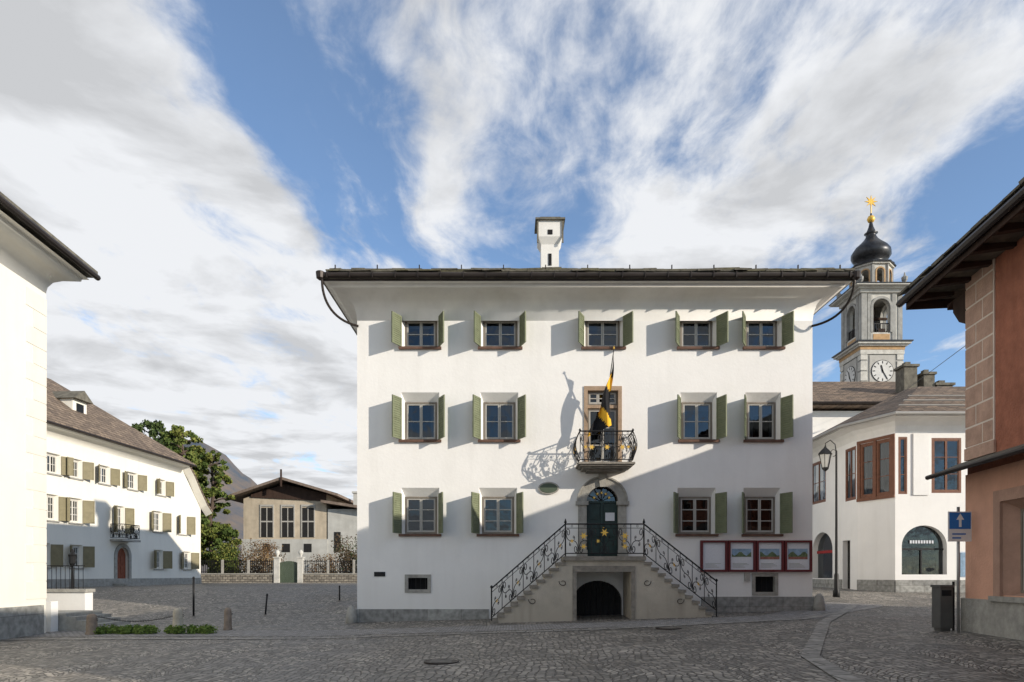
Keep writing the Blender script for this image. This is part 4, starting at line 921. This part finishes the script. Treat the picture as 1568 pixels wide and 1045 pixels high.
# ================================================================ LIGHT, SKY, CAMERA
dirv=Vector((-1.8,1,-.65)).normalized()
sun=bpy.data.lights.new('sun','SUN'); sun.energy=5.0; sun.angle=math.radians(.5); sun.color=(1,.90,.76)
so=bpy.data.objects.new('sun',sun); sc.collection.objects.link(so); so.rotation_euler=dirv.to_track_quat('-Z','Y').to_euler(); so.location=(30,-20,30)
wd=bpy.data.worlds.new('World'); sc.world=wd; wd.use_nodes=True; nt=wd.node_tree; N=nt.nodes; Lk=nt.links; N.clear()
def nd(t,**k):
    n=N.new(t)
    for a,b in k.items(): setattr(n,a,b)
    return n
def math_(op,a,b=None,c=None,clamp=False):
    n=nd('ShaderNodeMath',operation=op); n.use_clamp=clamp
    for i,x in enumerate((a,b,c)):
        if x is None: continue
        if isinstance(x,(int,float)): n.inputs[i].default_value=x
        else: Lk.new(x,n.inputs[i])
    return n.outputs[0]
out=nd('ShaderNodeOutputWorld'); bg=nd('ShaderNodeBackground'); bg.inputs[1].default_value=.15; Lk.new(bg.outputs[0],out.inputs[0])
sky=nd('ShaderNodeTexSky'); sky.sky_type='NISHITA'; sky.sun_disc=False; sky.sun_elevation=math.radians(17.5); sky.sun_rotation=math.atan2(1.8,-1); sky.altitude=1800; sky.dust_density=.6; sky.ozone_density=1.2
tint=nd('ShaderNodeVectorMath',operation='MULTIPLY'); Lk.new(sky.outputs[0],tint.inputs[0]); tint.inputs[1].default_value=(1.15,1.32,1.45)
tc=nd('ShaderNodeTexCoord'); sp=nd('ShaderNodeSeparateXYZ'); Lk.new(tc.outputs['Generated'],sp.inputs[0]); X,Y,Z=sp.outputs
Zc=math_('ADD',math_('MAXIMUM',Z,0.0),.04)
U=math_('DIVIDE',X,Zc); V=math_('DIVIDE',Y,Zc)
def noi(u,v,su,sv,det=6,rough=.6,off=0,dist=0):
    cb=nd('ShaderNodeCombineXYZ'); Lk.new(math_('MULTIPLY',u,su),cb.inputs[0]); Lk.new(math_('MULTIPLY',v,sv),cb.inputs[1]); cb.inputs[2].default_value=off
    n=nd('ShaderNodeTexNoise'); n.inputs['Scale'].default_value=1; n.inputs['Detail'].default_value=det; n.inputs['Roughness'].default_value=rough; n.inputs['Distortion'].default_value=dist
    Lk.new(cb.outputs[0],n.inputs['Vector']); return n.outputs['Fac']
wp=math_('MULTIPLY',math_('SUBTRACT',noi(U,V,.9,.9,3,.5,3.1),.5),.45)
Uw=math_('ADD',U,wp)
pos=math_('DIVIDE',math_('ADD',Uw,3.0),6.0)
cr=nd('ShaderNodeValToRGB'); Lk.new(pos,cr.inputs[0]); e=cr.color_ramp; e.interpolation='EASE'
st=[(-3,.85),(-1.2,.88),(-.6,.84),(-.42,.30),(-.25,.36),(-.12,.62),(.03,.38),(.15,.48),(.35,.82),(.66,.76),(.88,.5),(1.0,.30),(1.3,.18),(2.0,.2),(3,.5)]
e.elements[0].position=0; e.elements[0].color=(st[0][1],)*3+(1,); e.elements[1].position=1; e.elements[1].color=(st[-1][1],)*3+(1,)
for u,vv in st[1:-1]: k=e.elements.new((u+3)/6); k.color=(vv,vv,vv,1)
n1=noi(Uw,V,2.6,1.15,9,.58,0,.35); n2=noi(Uw,V,9,5,7,.62,5.0,.3); 
den=math_('ADD',cr.outputs[0],math_('ADD',math_('MULTIPLY',math_('SUBTRACT',n1,.5),2.1),math_('MULTIPLY',math_('SUBTRACT',n2,.5),.75)))
mr=nd('ShaderNodeMapRange',interpolation_type='SMOOTHSTEP'); mr.inputs['From Min'].default_value=.25; mr.inputs['From Max'].default_value=.78; mr.inputs['To Min'].default_value=.05; Lk.new(den,mr.inputs['Value'])
n3=noi(U,V,2.1,2.0,7,.56,9.0,.3)
gr=nd('ShaderNodeMapRange'); gr.inputs['From Min'].default_value=.36; gr.inputs['From Max'].default_value=.53; gr.inputs['To Min'].default_value=4.1; gr.inputs['To Max'].default_value=5.9; Lk.new(n3,gr.inputs['Value'])
dt=nd('ShaderNodeVectorMath',operation='DOT_PRODUCT'); Lk.new(tc.outputs['Generated'],dt.inputs[0]); dt.inputs[1].default_value=tuple(-dirv)
glow=math_('SUBTRACT',1.0,math_('MULTIPLY',math_('MAXIMUM',math_('MULTIPLY',Y,-1.0),0),.22))
cv_=math_('MULTIPLY',gr.outputs[0],glow)
cc=nd('ShaderNodeCombineXYZ'); Lk.new(math_('MULTIPLY',cv_,.98),cc.inputs[0]); Lk.new(cv_,cc.inputs[1]); Lk.new(math_('MULTIPLY',cv_,1.035),cc.inputs[2])
mx=nd('ShaderNodeMixRGB'); Lk.new(mr.outputs[0],mx.inputs[0]); Lk.new(tint.outputs[0],mx.inputs[1]); Lk.new(cc.outputs[0],mx.inputs[2])
Lk.new(mx.outputs[0],bg.inputs[0])
cam=bpy.data.cameras.new('camera'); cam.lens=24; cam.sensor_width=36; cam.shift_y=(880-522.5)/1568; cam.clip_end=5000; cam.clip_start=.1
co=bpy.data.objects.new('camera',cam); sc.collection.objects.link(co); co.location=(0,0,1.6); co.rotation_euler=(math.radians(90),0,0); sc.camera=co
